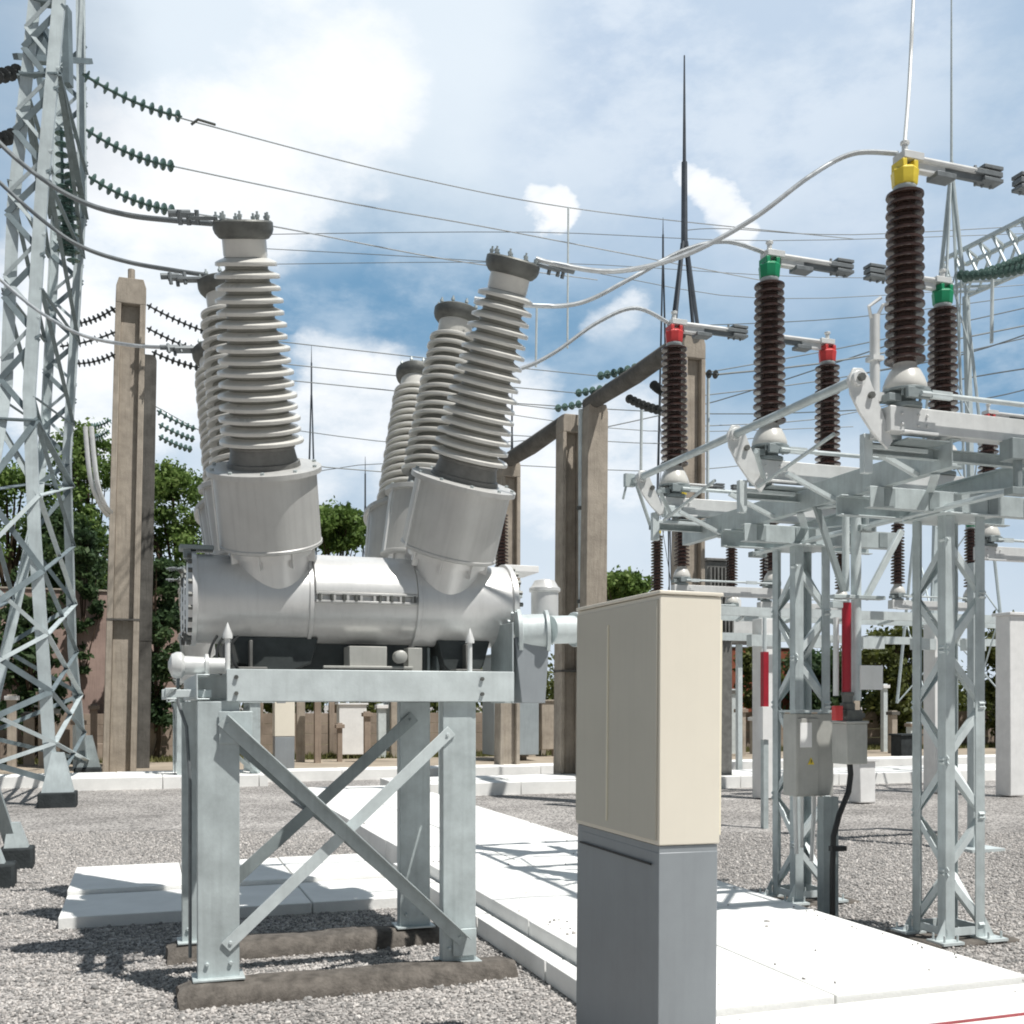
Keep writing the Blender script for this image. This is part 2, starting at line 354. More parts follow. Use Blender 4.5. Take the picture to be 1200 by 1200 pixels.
# main path: two rows of raised slabs running away in the yard direction
PT = frameT(1.82, 9.53)                              # t = along, s = across, right edge at s = 0
def slab(m, s0, s1, t0, t1, z0, z1, c=.012):
    m.box(((s0+s1)/2, (t0+t1)/2, (z0+z1)/2), (s1-s0, t1-t0, z1-z0))
def slab_row(name, T, s0, s1, t0, t1, step, z0, z1, gap=.014, along='t'):
    m = M(T); k = t0
    while k < t1-.01:
        e = min(k+step, t1)
        if along == 't': slab(m, s0, s1, k, e-gap, z0+random.uniform(-.004, .004), z1+random.uniform(-.005, .005))
        else: slab(m, k, e-gap, s0, s1, z0, z1+random.uniform(-.005, .005))
        k = e
    return m.build(name, 'conc_w', kind='structure', bevel=.008)
ZP = .13
slab_row('path', PT, -1.30, 0, -3.55, 11.6, 2.4, G-.1, ZP)
slab_row('path', PT, -2.20, -1.315, -3.55, 11.6, 2.4, G-.1, ZP)
slab_row('path', PT, -2.20, 0, -8.5, -3.58, 2.4, G-.1, ZP-.03)
m = M(PT); m.box((-.9, -4.09, ZP+.0005-.03+.002), (1.75, .022, .008)); m.build('path_edge_marking', mat('faded_red_line', (.38, .08, .09), .7, 0, .2, 6), kind='structure')
# ledge along the left foot of the path
m = M(PT)
for k in range(6): m.box((-2.29, -6.4+k*1.5+.75, -.05), (.13, 1.47, .14))
m.build('kerb', 'conc_w', kind='structure', bevel=.006)
# low raised cable trench to the left behind the breaker
LT = frameT(-4.0, 9.59)
slab_row('path', LT, .0, 1.45, 0, 2.95, 1.02, G-.1, .02, along='s')
slab_row('path', LT, -1.08, -.02, .0, 2.95, 1.02, G-.1, -.025, along='s')
# far transverse trenches
XT = frameT(0, 21.2)
slab_row('path', XT, 0, .85, -2.3, 40, 2.5, G-.1, ZP, along='s')
slab_row('path', XT, .87, 1.7, -2.3, 40, 2.5, G-.1, ZP+.02, along='s')
slab_row('path', XT, 5.0, 6.0, -30, 60, 2.5, G-.1, ZP, along='s')
XT2 = frameT(-9.3, 22.0); slab_row('path', XT2, 0, .9, 0, 4.2, 2.0, G-.1, ZP, along='s')

# gravel stones
def stones():
    phi = (1+5**.5)/2
    iv = np.array([(-1, phi, 0), (1, phi, 0), (-1, -phi, 0), (1, -phi, 0), (0, -1, phi), (0, 1, phi), (0, -1, -phi), (0, 1, -phi), (phi, 0, -1), (phi, 0, 1), (-phi, 0, -1), (-phi, 0, 1)])/1.9
    it = np.array([(0, 11, 5), (0, 5, 1), (0, 1, 7), (0, 7, 10), (0, 10, 11), (1, 5, 9), (5, 11, 4), (11, 10, 2), (10, 7, 6), (7, 1, 8), (3, 9, 4), (3, 4, 2), (3, 2, 6), (3, 6, 8), (3, 8, 9), (4, 9, 5), (2, 4, 11), (6, 2, 10), (8, 6, 7), (9, 8, 1)])
    n = 135000
    d = np.sqrt(np.random.uniform(4.9**2, 15**2, n)); px = np.random.uniform(-60, 1260, n)
    x = (px-600)/F*d
    def loc(ox, oy): 
        dx, dy = x-ox, d-oy; return dx*U.x+dy*U.y, dx*VV.x+dy*VV.y
    s, t = loc(1.82, 9.53); stray = (s > -2.18) & (s < -.02) & (np.random.rand(n) < .0025*(1+9*((s < -1.95) | (s > -.2)))); keep = ~((s > -2.38) & (s < .02)) | stray
    s, t = loc(-4.0, 9.59); keep &= ~((s > 0) & (s < 2.95) & (t > -1.1) & (t < 1.46))
    x = x[keep]; d = d[keep]; lift = np.where(stray[keep], ZP-G-.002, 0); n = len(x)
    sz = np.clip(np.random.lognormal(math.log(.0090), .36, n), .0045, .026)
    A = np.random.normal(size=(n, 3, 3)); Q, _ = np.linalg.qr(A)
    sc = np.stack([np.random.uniform(.7, 1.4, n), np.random.uniform(.6, 1.1, n), np.random.uniform(.5, .9, n)], 1)
    P = iv[None]*np.random.uniform(.75, 1.25, (n, 12, 1))*sc[:, None]*sz[:, None, None]
    P = np.einsum('nij,nkj->nki', Q, P); P[:, :, 0] += x[:, None]; P[:, :, 1] += d[:, None]; P[:, :, 2] += (G+lift+.006*np.random.rand(n))[:, None]
    T = (it[None]+12*np.arange(n)[:, None, None]).reshape(-1)
    me = bpy.data.meshes.new('gravel'); me.vertices.add(n*12); me.vertices.foreach_set('co', P.ravel())
    me.loops.add(len(T)); me.loops.foreach_set('vertex_index', T.astype(np.int32))
    k = len(T)//3; me.polygons.add(k); me.polygons.foreach_set('loop_start', np.arange(0, 3*k, 3, dtype=np.int32)); me.polygons.foreach_set('loop_total', np.full(k, 3, dtype=np.int32))
    me.update(calc_edges=True); me.materials.append(MT['stone'])
    o = bpy.data.objects.new('gravel', me); C.objects.link(o); tag(o, 'loose grey and pinkish crushed stone covering the yard', 'gravel'); o['kind'] = 'stuff'
stones()

# ------------------------------------------------------------------ circuit breaker
OB = (-2.214, 7.195); BT = frameT(*OB); ZT = 2.408; LT_ = 2.34; PH = .55
br = thing('circuit_breaker', 'large grey dead tank circuit breaker with six leaning ribbed bushings nearest the camera', 'circuit breaker', (OB[0], OB[1], G), TH, 'dead tank circuit breakers')
def tank(t, r):
    m = M(BT); c = (0, t, ZT)
    m.lathe([(.05, .02), (r*.8, .02), (r*.86, .045), (r+.02, .045), (r+.02, .075), (r, .08), (r, .80), (r+.012, .805), (r+.012, .83), (r-.008, .835), (r-.008, 1.545), (r+.012, 1.55), (r+.012, 1.575), (r, 1.58),
             (r, LT_-.09), (r+.02, LT_-.085), (r+.02, LT_-.05), (r*.86, LT_-.045), (r*.8, LT_-.02), (.05, LT_)], c, eX, 56)
    tk = m.build('tank', 'alu', br)
    m = M(BT)
    for e in (.030, LT_-.05):
        for k in range(22):
            a = 2*math.pi*k/22; bolt(m, (e-.012 if e < 1 else e, t+math.cos(a)*(r-.0), ZT+math.sin(a)*(r-.0)), eX, .017, .03)
    m.build('flange_bolts', 'cast', tk)
    return tk
tk1 = tank(0, .30); tank(PH, .245); tank(2*PH, .245)
# middle cover clamp of the front tank with its row of bolts
m = M(BT); m.box((1.19, -.302, ZT+.035), (.70, .05, .018)); m.box((1.19, -.306, ZT-.02), (.70, .04, .016))
for k in range(8): m.box((.87+k*.092, -.31, ZT+.008), (.02, .03, .04))
m.build('clamp_strip', 'can', tk1, bevel=.003)
m = M(BT); rr = .318
m.ext([(-rr, .045), (-rr, .085), (-.28, .17), (-.20, .262), (-.11, rr), (.11, rr), (.20, .262), (.28, .17), (rr, .085), (rr, .045)], (.838, 0, ZT), (1.542, 0, ZT), eY, eZ); m.build('middle_cover', 'alu', tk1, bevel=.006)
m = M(BT)
for k in range(9):
    if k != 4: m.lathe([(.012, 0), (.012, .045)], (.865+k*.082, -.322, ZT-.015), eZ, 6)
m.build('clamp_bolts', 'cast', tk1)
m = M(BT); m.box((.08, -.02, ZT+.335), (.22, .18, .03)); m.box((.02, -.05, ZT+.30), (.05, .08, .08)); m.build('vent_cover', 'galv_d', tk1, bevel=.004)
# pipe neck between can and tank, bushing, can, cap: local frame z along the axis, x outwards
def shed_prof(n, l0, l1, c0, c1, o0, o1):
    pr = [(c0, l0-.02)]; st = (l1-l0)/n
    for i in range(n):
        f = i/(n-1); rc = c0+(c1-c0)*f; ro = o0+(o1-o0)*f; b = l0+i*st
        if i % 2: ro -= (ro-rc)*.10
        pr += [(rc, b+st*.02), (rc+.001, b+st*.30), (rc+.012, b+st*.34), (ro-.012, b+st*.26), (ro-.003, b+st*.28), (ro, b+st*.36), (ro-.001, b+st*.58), (ro-.010, b+st*.67), (rc+.026, b+st*.82), (rc+.004, b+st*.92), (rc, b+st*.98)]
    return pr+[(c1, l1)]
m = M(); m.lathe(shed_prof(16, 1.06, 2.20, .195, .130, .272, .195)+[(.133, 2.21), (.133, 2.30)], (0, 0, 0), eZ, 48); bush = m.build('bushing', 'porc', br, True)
def two_tone(o, mt, n, lo, hi):      # shade between the sheds is put into a darker stem colour
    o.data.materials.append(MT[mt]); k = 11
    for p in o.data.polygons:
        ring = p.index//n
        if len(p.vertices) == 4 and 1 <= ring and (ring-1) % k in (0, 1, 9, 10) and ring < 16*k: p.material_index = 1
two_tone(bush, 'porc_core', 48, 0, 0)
m = M(); m.lathe([(.24, .93), (.235, .96), (.222, .965), (.205, 1.045), (.212, 1.05), (.212, 1.065)], (0, 0, 0), eZ, 40)
m.build('neck', 'neck', bush, True)
m = M(); m.lathe([(.2, .40), (.335, .40), (.347, .408), (.347, .425), (.340, .43), (.340, .885), (.374, .889), (.374, .922), (.36, .928), (.24, .930), (.1, .930)], (0, 0, 0), eZ, 64)
can = m.build('transformer_can', 'can', bush, True)
m = M()
for k in range(10):
    a = 2*math.pi*(k+.3)/10; bolt(m, (.345*math.cos(a), .345*math.sin(a), .92), eZ, .013, .022)
m.build('flange_bolts', 'galv', bush, True)
for a in (.30, 3.45):
    m = M(); m.tube([(.362*math.cos(a), .362*math.sin(a), .41), (.362*math.cos(a), .362*math.sin(a), .90)], .007, 6); m.build('tie_rod', 'white_m', bush, True)
m = M(); m.lathe([(.255, .10), (.255, .345), (.285, .35), (.285, .402)], (0, 0, 0), eZ, 48)
for k in range(8):
    a = 2*math.pi*(k+.5)/8; m.box((.275*math.cos(a), .275*math.sin(a), .345), (.05, .012, .11), (V((math.cos(a), math.sin(a), 0)), V((-math.sin(a), math.cos(a), 0)), eZ))
m.build('turret', 'alu', bush, True)
m = M(); m.lathe([(.12, 2.298), (.138, 2.30), (.150, 2.305), (.172, 2.33), (.181, 2.355), (.181, 2.395), (.170, 2.405), (.05, 2.41)], (0, 0, 0), eZ, 40)
cap = m.build('terminal_cap', 'cast', bush, True, bevel=.004)
m = M()
for k in range(9):
    a = 2*math.pi*k/9; m.lathe([(.010, 0), (.010, .018), (.015, .018), (.015, .034), (.007, .034), (.007, .052)], (.155*math.cos(a), .155*math.sin(a), 2.40), eZ, 6)
m.build('stud_bolts', 'galv', bush, True)
m = M(); m.box((.235, 0, 2.415), (.17, .075, .02)); m.box((.33, 0, 2.43), (.10, .06, .028)); m.lathe([(.022, 0), (.022, .13)], (.30, 0, 2.44), eX, 10)
for k in (0, 1, 2): m.lathe([(.014, -.055), (.014, .03)], (.265+k*.05, .02*(-1)**k, 2.43), eZ, 6)
m.build('terminal_clamp', 'cable_d', bush, True, bevel=.002)
def set_bush(o, s, ph, side):
    ax = V((side*math.tan(.134), math.tan((-.37, 0, .31)[ph]), 1)).normalized()
    X = V((side, 0, 0)); X = (X-ax*X.dot(ax)).normalized(); Y = ax.cross(X)
    Mx = Matrix((X, Y, ax)).transposed().to_4x4(); Mx.translation = V((s, ph*PH, ZT-G)); o.matrix_basis = Mx
first = True
for side, s in ((-1, .611), (1, 1.758)):
    for ph in range(3):
        o = bush if first else copy_tree(bush, br); first = False; set_bush(o, s, ph, side)
# frame
FT, RT = -.74, .36
def part(m, name, mt, bevel=.004, parent=None, label=None): return m.build(name, mt, parent or br, bevel=bevel, label=label)
for s, t, wd, zb in ((.18, FT, .25, 0), (1.72, FT, .225, -.02), (.11, RT, .22, 0), (1.69, RT, .235, 0)):
    m = M(BT); m.chan((s, t, zb), (s, t, 1.71), wd, .10, .012, eY, eX)
    m.box((s, t+.06, zb+.008), (wd+.06, .22, .016))
    for dx in (-.07, .07): bolt(m, (s+dx, t, zb+.10), -eY, .014, .018)
    part(m, 'leg', 'galv', .004)
m = M(BT); m.chan((.224, FT-.045, 1.81), (2.087, FT-.045, 1.81), .20, .085, .010, eY, eZ)
bm_ = part(m, 'frame_beam', 'galv_l', .004)
m = M(BT)
for s in (.28, 1.86):
    for z in (1.76, 1.86): bolt(m, (s, FT-.045, z), -eY, .014, .018)
m.build('beam_bolts', 'cast', bm_)
for t in (RT+.1, 1.45):
    m = M(BT); m.chan((.10, t, 1.81), (2.05, t, 1.81), .20, .085, .010, -eY, eZ); part(m, 'frame_beam', 'galv_l')
for s, q in ((.05, 1), (2.0, -1)):
    m = M(BT); m.chan((s, FT+.06, 1.80), (s, 1.44, 1.80), .16, .08, .010, eX*q, eZ); part(m, 'frame_beam', 'galv_l')
m = M(BT); m.chan((-.13, FT+.16, 1.76), (-.13, .8, 1.76), .07, .07, .008, eX, eZ); m.box((.0, FT+.2, 1.76), (.30, .05, .05)); part(m, 'side_rail', 'galv_l')
# crossed bracing, front, rear and sides
def brace(p, q, w, kind, mt, n):
    m = M(BT); p = V(p); q = V(q); X, Y = m.frame(p, q, n)
    if kind == 'L': m.angle(p-X*w/2, q-X*w/2, w, .008, X, V(n))
    else: m.bar(p, q, w, .012, n)
    for k in (.02, .98): bolt(m, p.lerp(q, k), n, .012, .016)
    part(m, 'brace', mt, .002)
brace((.20, FT-.03, 1.60), (1.74, FT-.03, .13), .085, 'L', 'galv', (0, -1, 0))
brace((.22, FT-.012, .20), (1.66, FT-.012, 1.52), .075, 'F', 'galv_l', (0, -1, 0))
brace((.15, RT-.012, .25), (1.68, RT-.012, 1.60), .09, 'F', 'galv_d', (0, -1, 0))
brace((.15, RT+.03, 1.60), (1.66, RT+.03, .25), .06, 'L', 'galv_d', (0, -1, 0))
for c, z in (((.28, FT-.018, 1.55), (.20, .010, .20)), ((1.75, FT-.018, .12), (.16, .010, .18))): m = M(BT); m.box(c, z); part(m, 'gusset_plate', 'galv')
# saddles, jacking studs, drive under the tanks
for s in (.42, 1.92):
    m = M(BT)
    m.box((s, 0, 2.02), (.02, .50, .20)); m.box((s, 0, 1.93), (.20, .62, .02)); m.box((s, PH*1.5, 1.98), (.03, 1.4, .14))
    part(m, 'saddle', 'neck')
for s in (.235, 1.80):
    m = M(BT); m.lathe([(.016, 1.90), (.016, 2.10), (.03, 2.10), (.03, 2.125), (.002, 2.20)], (s, FT+.03, 0), eZ, 14); part(m, 'jacking_stud', 'white_m', 0)
for s0, s1 in ((.30, .88), (1.72, 2.12)):
    m = M(BT); n = 12
    prof = [(s0+(s1-s0)*k/n, 2.115-(.19)*math.sin(math.pi*min(1, (k/n)*.5+.25+0*.1))**8) for k in range(n+1)]
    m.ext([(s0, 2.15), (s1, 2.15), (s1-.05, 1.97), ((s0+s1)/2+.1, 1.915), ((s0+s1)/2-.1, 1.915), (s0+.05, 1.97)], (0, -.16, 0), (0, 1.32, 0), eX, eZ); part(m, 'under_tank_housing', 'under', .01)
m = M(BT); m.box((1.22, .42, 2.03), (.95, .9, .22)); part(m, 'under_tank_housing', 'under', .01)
m = M(BT); m.box((1.20, -.18, 2.02), (.26, .22, .14)); m.box((1.20, -.30, 1.945), (.62, .03, .018)); m.lathe([(.045, 0), (.045, .09), (.03, .10)], (1.42, -.25, 2.02), -eY, 14); m.box((1.53, -.22, 2.0), (.10, .14, .17))
part(m, 'drive_linkage', 'boxgrey')
m = M(BT)
for k in range(5): m.box((1.62+k*.07, .10, 1.99), (.02, .3, .22))
part(m, 'linkage_plates', 'galv_d')
m = M(BT)
for k in range(4): m.tube(spline([V((.20+k*.045, -.26, 2.14)), V((.16+k*.04, -.36, 2.07)), V((.14+k*.05, -.42, 1.98)), V((.17+k*.05, -.44, 1.92)), V((.22+k*.05, -.36, 1.89))], 5), .010, 6)
part(m, 'wiring_loom', 'black', 0)
# gas valve at the left end of the frame
m = M(BT); m.lathe([(.02, -.02), (.07, 0), (.085, .03), (.085, .06), (.060, .08), (.055, .20), (.075, .205), (.075, .225), (.05, .23), (.05, .34)], (-.09, FT+.30, 1.94), eX, 24)
part(m, 'gas_valve', 'white_m', 0)
m = M(BT); m.tube([(-.05, FT+.3, 1.88), (-.05, FT+.3, 1.70), (.0, FT+.25, 1.55), (.02, FT+.22, 1.2), (.02, FT+.22, .1)], .012, 6)
part(m, 'gas_pipe', 'cable_d', 0)
# gas manifold and mechanism plates at the right end
m = M(BT); m.box((2.17, -.28, 1.98), (.012, .48, .56)); m.box((2.14, -.5, 1.75), (.06, .02, .10))
mp_ = part(m, 'end_plate', 'galv', .003)
m = M(BT); cc = V((2.24, -.40, 2.20))
m.lathe([(.13, 0), (.165, .0), (.165, .03), (.125, .035), (.125, .20), (.15, .20), (.15, .225), (.08, .23)], cc, V((1, -.25, .05)), 28)
for k in range(10):
    a = k*2*math.pi/10; bolt(m, cc+V((-.01, .145*math.cos(a), .145*math.sin(a))), -eX, .012, .02)
part(m, 'gas_manifold', 'galv_l', .003)
m = M(BT); m.lathe([(.10, 0), (.10, .20), (.125, .20), (.125, .22), (.10, .235), (.02, .25)], (2.47, -.46, 2.22), V((1, .2, .05)), 24); part(m, 'gas_manifold', 'galv_l', .003)
m = M(BT); m.ext([(-.13, 0), (.13, 0), (.10, -.46), (-.08, -.46)], (2.32, -.50, 2.16), (2.32, -.30, 2.16), eX, eZ); part(m, 'mechanism_housing', 'pgrey', .006)
m = M(BT); m.lathe([(.10, -.06), (.10, .15), (.115, .155), (.115, .18), (.10, .19), (.075, .235), (.02, .25), (.01, .25)], (2.52, -.22, 2.36), eZ, 24); part(m, 'density_monitor', 'alu', .003)
m = M(BT); m.lathe([(.10, -.2), (.10, .12), (.118, .125), (.118, .155), (.10, .16), (.10, .20)], (2.30, .0, 2.36), eZ, 24); part(m, 'density_monitor', 'galv_l', .003)
m = M(BT); m.box((2.40, .12, 2.70), (.27, .36, .05)); m.box((2.36, .12, 2.55), (.10, .1, .28)); m.box((2.30, .12, 2.46), (.20, .08, .10)); part(m, 'rain_hood', 'white', .004)

# second breaker in the next bay behind
b2 = copy_tree(br); pz = GP(212, 23.9); b2.location = (pz.x-.18*U.x+.74*VV.x*0, pz.y, G)
b2['label'] = 'far circuit breaker mostly hidden behind the near breaker, only its left legs clearly seen'

# footings under the breaker
def rough_beam(name, T, s0, s1, t0, t1, z0, z1, label, taper=.0):
    m = M(T); nx, ny = 26, 7; top = {}
    vs = []; fs = []
    for i in range(nx+1):
        for j in range(ny+1):
            a = i/nx; b = j/ny; e = math.sin(math.pi*b)
            s = s0+(s1-s0)*a+random.uniform(-.01, .01); k = 1-taper*max(0, a-.75)*4*.8
            t = (t0+t1)/2+((t1-t0)*(b-.5))*k*1.0
            z = z1-.035*(1-e)**3*2+random.uniform(-.002, .002)+.005*math.sin(a*17+b*4) - (.03 if i in (0, nx) else 0)
            vs.append((s, t, z))
    n1 = ny+1
    for i in range(nx):
        for j in range(ny): fs.append((i*n1+j, (i+1)*n1+j, (i+1)*n1+j+1, i*n1+j+1))
    o = len(vs); ring = [i*n1 for i in range(nx+1)]+[nx*n1+j for j in range(1, n1)]+[i*n1+ny for i in range(nx-1, -1, -1)]+[j for j in range(ny-1, 0, -1)]
    for r in ring: x, y, z = vs[r]; vs.append((x, y+(-.02 if r % n1 == 0 else 0), z0))
    n = len(ring)
    for i in range(n): fs.append((ring[i], ring[(i+1) % n], o+(i+1) % n, o+i))
    m.add(vs, fs); o = m.build(name, 'conc_d', sharp=60); tag(o, label, 'footing'); recentre(o)
rough_beam('concrete_footing', BT, -.06, 2.10, FT-.17, FT+.17, G-.05, -.004, 'dark weathered concrete footing beam under the front legs of the near breaker', .6)
rough_beam('concrete_footing', BT, -.10, 1.95, RT-.10, RT+.28, G-.05, -.004, 'dark concrete footing beam in shade under the rear legs of the near breaker', .2)

# ------------------------------------------------------------------ control cabinets
def cabinet(name, label, loc, w, dp, h, split, lean=0.0, detail=True):
    o = thing(name, label, 'cabinet', loc, TH)
    zb = .12
    m = M(); m.box((w/2, dp/2, zb/2), (w+.06, dp+.06, zb)); m.build('plinth', 'conc_w', o, True, bevel=.01)
    m = M(); m.box((w/2, dp/2, (zb+split)/2), (w-.012, dp-.012, split-zb)); lo = m.build('lower_panel', 'pgrey', o, True, bevel=.004)
    m = M(); m.box((w/2, dp/2, split+.012), (w-.016, dp-.016, .03)); m.build('seam', 'pgrey', o, True)
    m = M(); m.box((w/2, dp/2, (split+.03+h)/2), (w, dp, h-split-.03)); up = m.build('upper_panel', 'cream', o, True, bevel=.005)
    m = M(); m.box((w/2, dp/2, h+.010), (w+.014, dp+.014, .016)); m.build('roof', 'cream', o, True, bevel=.004)
    if detail:
        m = M(); m.box((-.004, dp/2, (split+.03+h)/2), (.010, dp-.03, h-split-.07)); m.build('door', 'cream_shade', o, True, bevel=.002)  # darker cream puts the shade of this side into the door colour
        m = M(); m.box((-.010, dp*.56, (split+.03+h)/2-.02), (.008, .012, h-split-.18)); m.build('door_edge', 'cream_edge', up, True)
        m = M(); m.box((w+.008, .03, (split+.03+h)/2-.03), (.018, .018, h-split-.16)); m.build('hinge_strip', 'cream_edge', up, True)
        m = M(); m.box((-.003, dp/2, split-.055), (.006, dp*.86, .008)); m.build('panel_slot', 'black', lo, True)
    return o
c0 = W(769, 1000, 4.45)
cab = cabinet('control_cabinet', 'tall cream and grey control cabinet in the foreground beside the white path', (c0.x, c0.y, G), .29, .90, 2.155-G, c0.z-G)
cab.rotation_euler = (0, R(.5), TH)
c1 = GP(322, 27); cabinet('control_cabinet', 'small far cream and grey cabinet seen under the frame beam of the near breaker', (c1.x, c1.y, G), .5, .5, 2.3, .95, detail=False)

# ------------------------------------------------------------------ disconnector frame
DO = (2.94, 7.2); DT = frameT(*DO)
fr = thing('support_gantry', 'galvanised steel frame on two lattice columns carrying the disconnector insulators', 'steel frame', (DO[0], DO[1], G), TH)
def fpart(m, name, mt='galv', bevel=.003, parent=None): return m.build(name, mt, parent or fr, bevel=bevel)
ZL1, ZL0 = 3.48, 3.29
for s, sg in ((0, 1), (1.08, -1)):
    m = M(DT); m.chan((s, -.04, (ZL0+ZL1)/2), (s, 3.75, (ZL0+ZL1)/2), ZL1-ZL0, .08, .010, eX*sg, eZ); fpart(m, 'long_channel', 'galv')
TW = .37
for tc_, sc_ in ((.86, .76), (2.58, .60)):
    zt = 3.13
    for dt, f in ((-TW/2-.02, 1), (TW/2+.02, -1)):
        m = M(DT); m.chan((-.12, tc_+dt, 3.21), (1.50, tc_+dt, 3.21), .155, .07, .009, eY*f, eZ); fpart(m, 'cross_channel', 'galv')
    m = M(DT); m.box((sc_, tc_, zt-.006), (TW+.14, TW+.14, .012)); fpart(m, 'top_plate', 'galv_l')
    cs = [(-1, -1), (1, -1), (1, 1), (-1, 1)]
    P = lambda k, z: V((sc_+cs[k][0]*TW/2, tc_+cs[k][1]*TW/2, z))
    for k in range(4):
        m = M(DT); m.angle(P(k, G+.04), P(k, zt-.012), .088, .009, eX*-cs[k][0], eY*-cs[k][1]); lg = fpart(m, 'column_leg', 'galv')
        m = M(DT); c = P(k, G+.03); m.box((c.x+cs[k][0]*.02, c.y+cs[k][1]*.02, G+.03), (.19, .19, .02))
        for a, b in ((-.06, -.06), (.06, -.06), (.06, .06), (-.06, .06)): m.lathe([(.009, 0), (.009, .05)], (c.x+cs[k][0]*.02+a, c.y+cs[k][1]*.02+b, G+.04), eZ, 6)
        m.add([c+V((cs[k][0]*.002, 0, .01)), c+V((cs[k][0]*.09, 0, .01)), c+V((cs[k][0]*.002, 0, .16)), c+V((cs[k][0]*.002, .008, .01)), c+V((cs[k][0]*.09, .008, .01)), c+V((cs[k][0]*.002, .008, .16))], [(0, 1, 2), (3, 5, 4), (0, 3, 4, 1), (1, 4, 5, 2), (0, 2, 5, 3)])
        m.build('base_plate', 'galv_l', lg)
    nb = 7; h = (zt-.15-(G+.15))/nb
    for k in range(4):
        k2 = (k+1) % 4; nrm = V((cs[k][0]+cs[k2][0], cs[k][1]+cs[k2][1], 0)).normalized()
        for i in range(nb):
            z0 = G+.12+i*h; a, b = (k, k2) if (i+k) % 2 else (k2, k)
            m = M(DT); p = P(a, z0)-nrm*.010; q = P(b, z0+h)-nrm*.010; X, Y = m.frame(p, q, nrm); m.angle(p-X*.02, q-X*.02, .050, .007, X, -nrm); fpart(m, 'column_brace', 'galv_l', 0)
        m = M(DT); m.bar(P(k, G+.09)-nrm*.01, P(k2, G+.09)-nrm*.01, .012, .06); fpart(m, 'column_brace', 'galv_l', 0)
for a, b in (((.03, .15), (1.05, 1.5)), ((1.05, .15), (.03, 1.5)), ((.03, 1.75), (1.05, 3.1)), ((1.05, 1.75), (.03, 3.1))):
    m = M(DT); m.bar((a[0], a[1], 3.275), (b[0], b[1], 3.275), .06, .008); fpart(m, 'plan_brace', 'galv_l', 0)
for t in (.0, 1.62, 3.255):
    m = M(DT); m.chan((-.55, t+.14, 3.40), (1.62, t+.14, 3.40), .08, .05, .007, -eY, eZ); fpart(m, 'tie_channel', 'galv')
    m = M(DT); m.box((-.22, t+.02, 3.44), (.34, .20, .012)); fpart(m, 'pole_plate', 'galv_d')
    m = M(DT); m.box((.50, t-.10, 3.42), (.20, .12, .14)); m.tube([(.50, t-.1, 3.35), (.50, t-.1, 3.12)], .03, 10); m.box((.50, t-.1, 3.14), (.16, .08, .05)); fpart(m, 'crank_box', 'galv_d')
for sx, z in ((.46, 3.14), (.56, 3.18)):
    m = M(DT); m.tube([(sx, -.05, z), (sx, 3.2, z)], .017, 8); fpart(m, 'linkage_rod', 'galv_l', 0)
for t in (.3, 1.25, 2.1, 3.0):
    m = M(DT); m.bar((.0, t, 3.30), (-.42, t+.02, 3.48), .04, .03); fpart(m, 'side_strut', 'galv_l', 0)
for k, tc_ in enumerate((.86, 2.58)):
    for dx in (.05, .45, 1.0, 1.35):
        m = M(DT); m.box((dx, tc_-TW/2-.024, 3.21), (.09, .008, .13)); fpart(m, 'splice_plate', 'galv_d', 0)
# dark concrete pads below the columns
for i, (tc_, sc_) in enumerate(((.86, .76), (2.58, .60))):
    m = M(DT); m.box((sc_+.05, tc_+.02, G-.02), (.78, .62, .09)); o = m.build('concrete_pad', 'conc_d', bevel=.02)
    tag(o, ['dark concrete pad under the right hand lattice column by the path', 'dark concrete pad under the lattice column that carries the grey control box'][i], 'footing'); recentre(o)

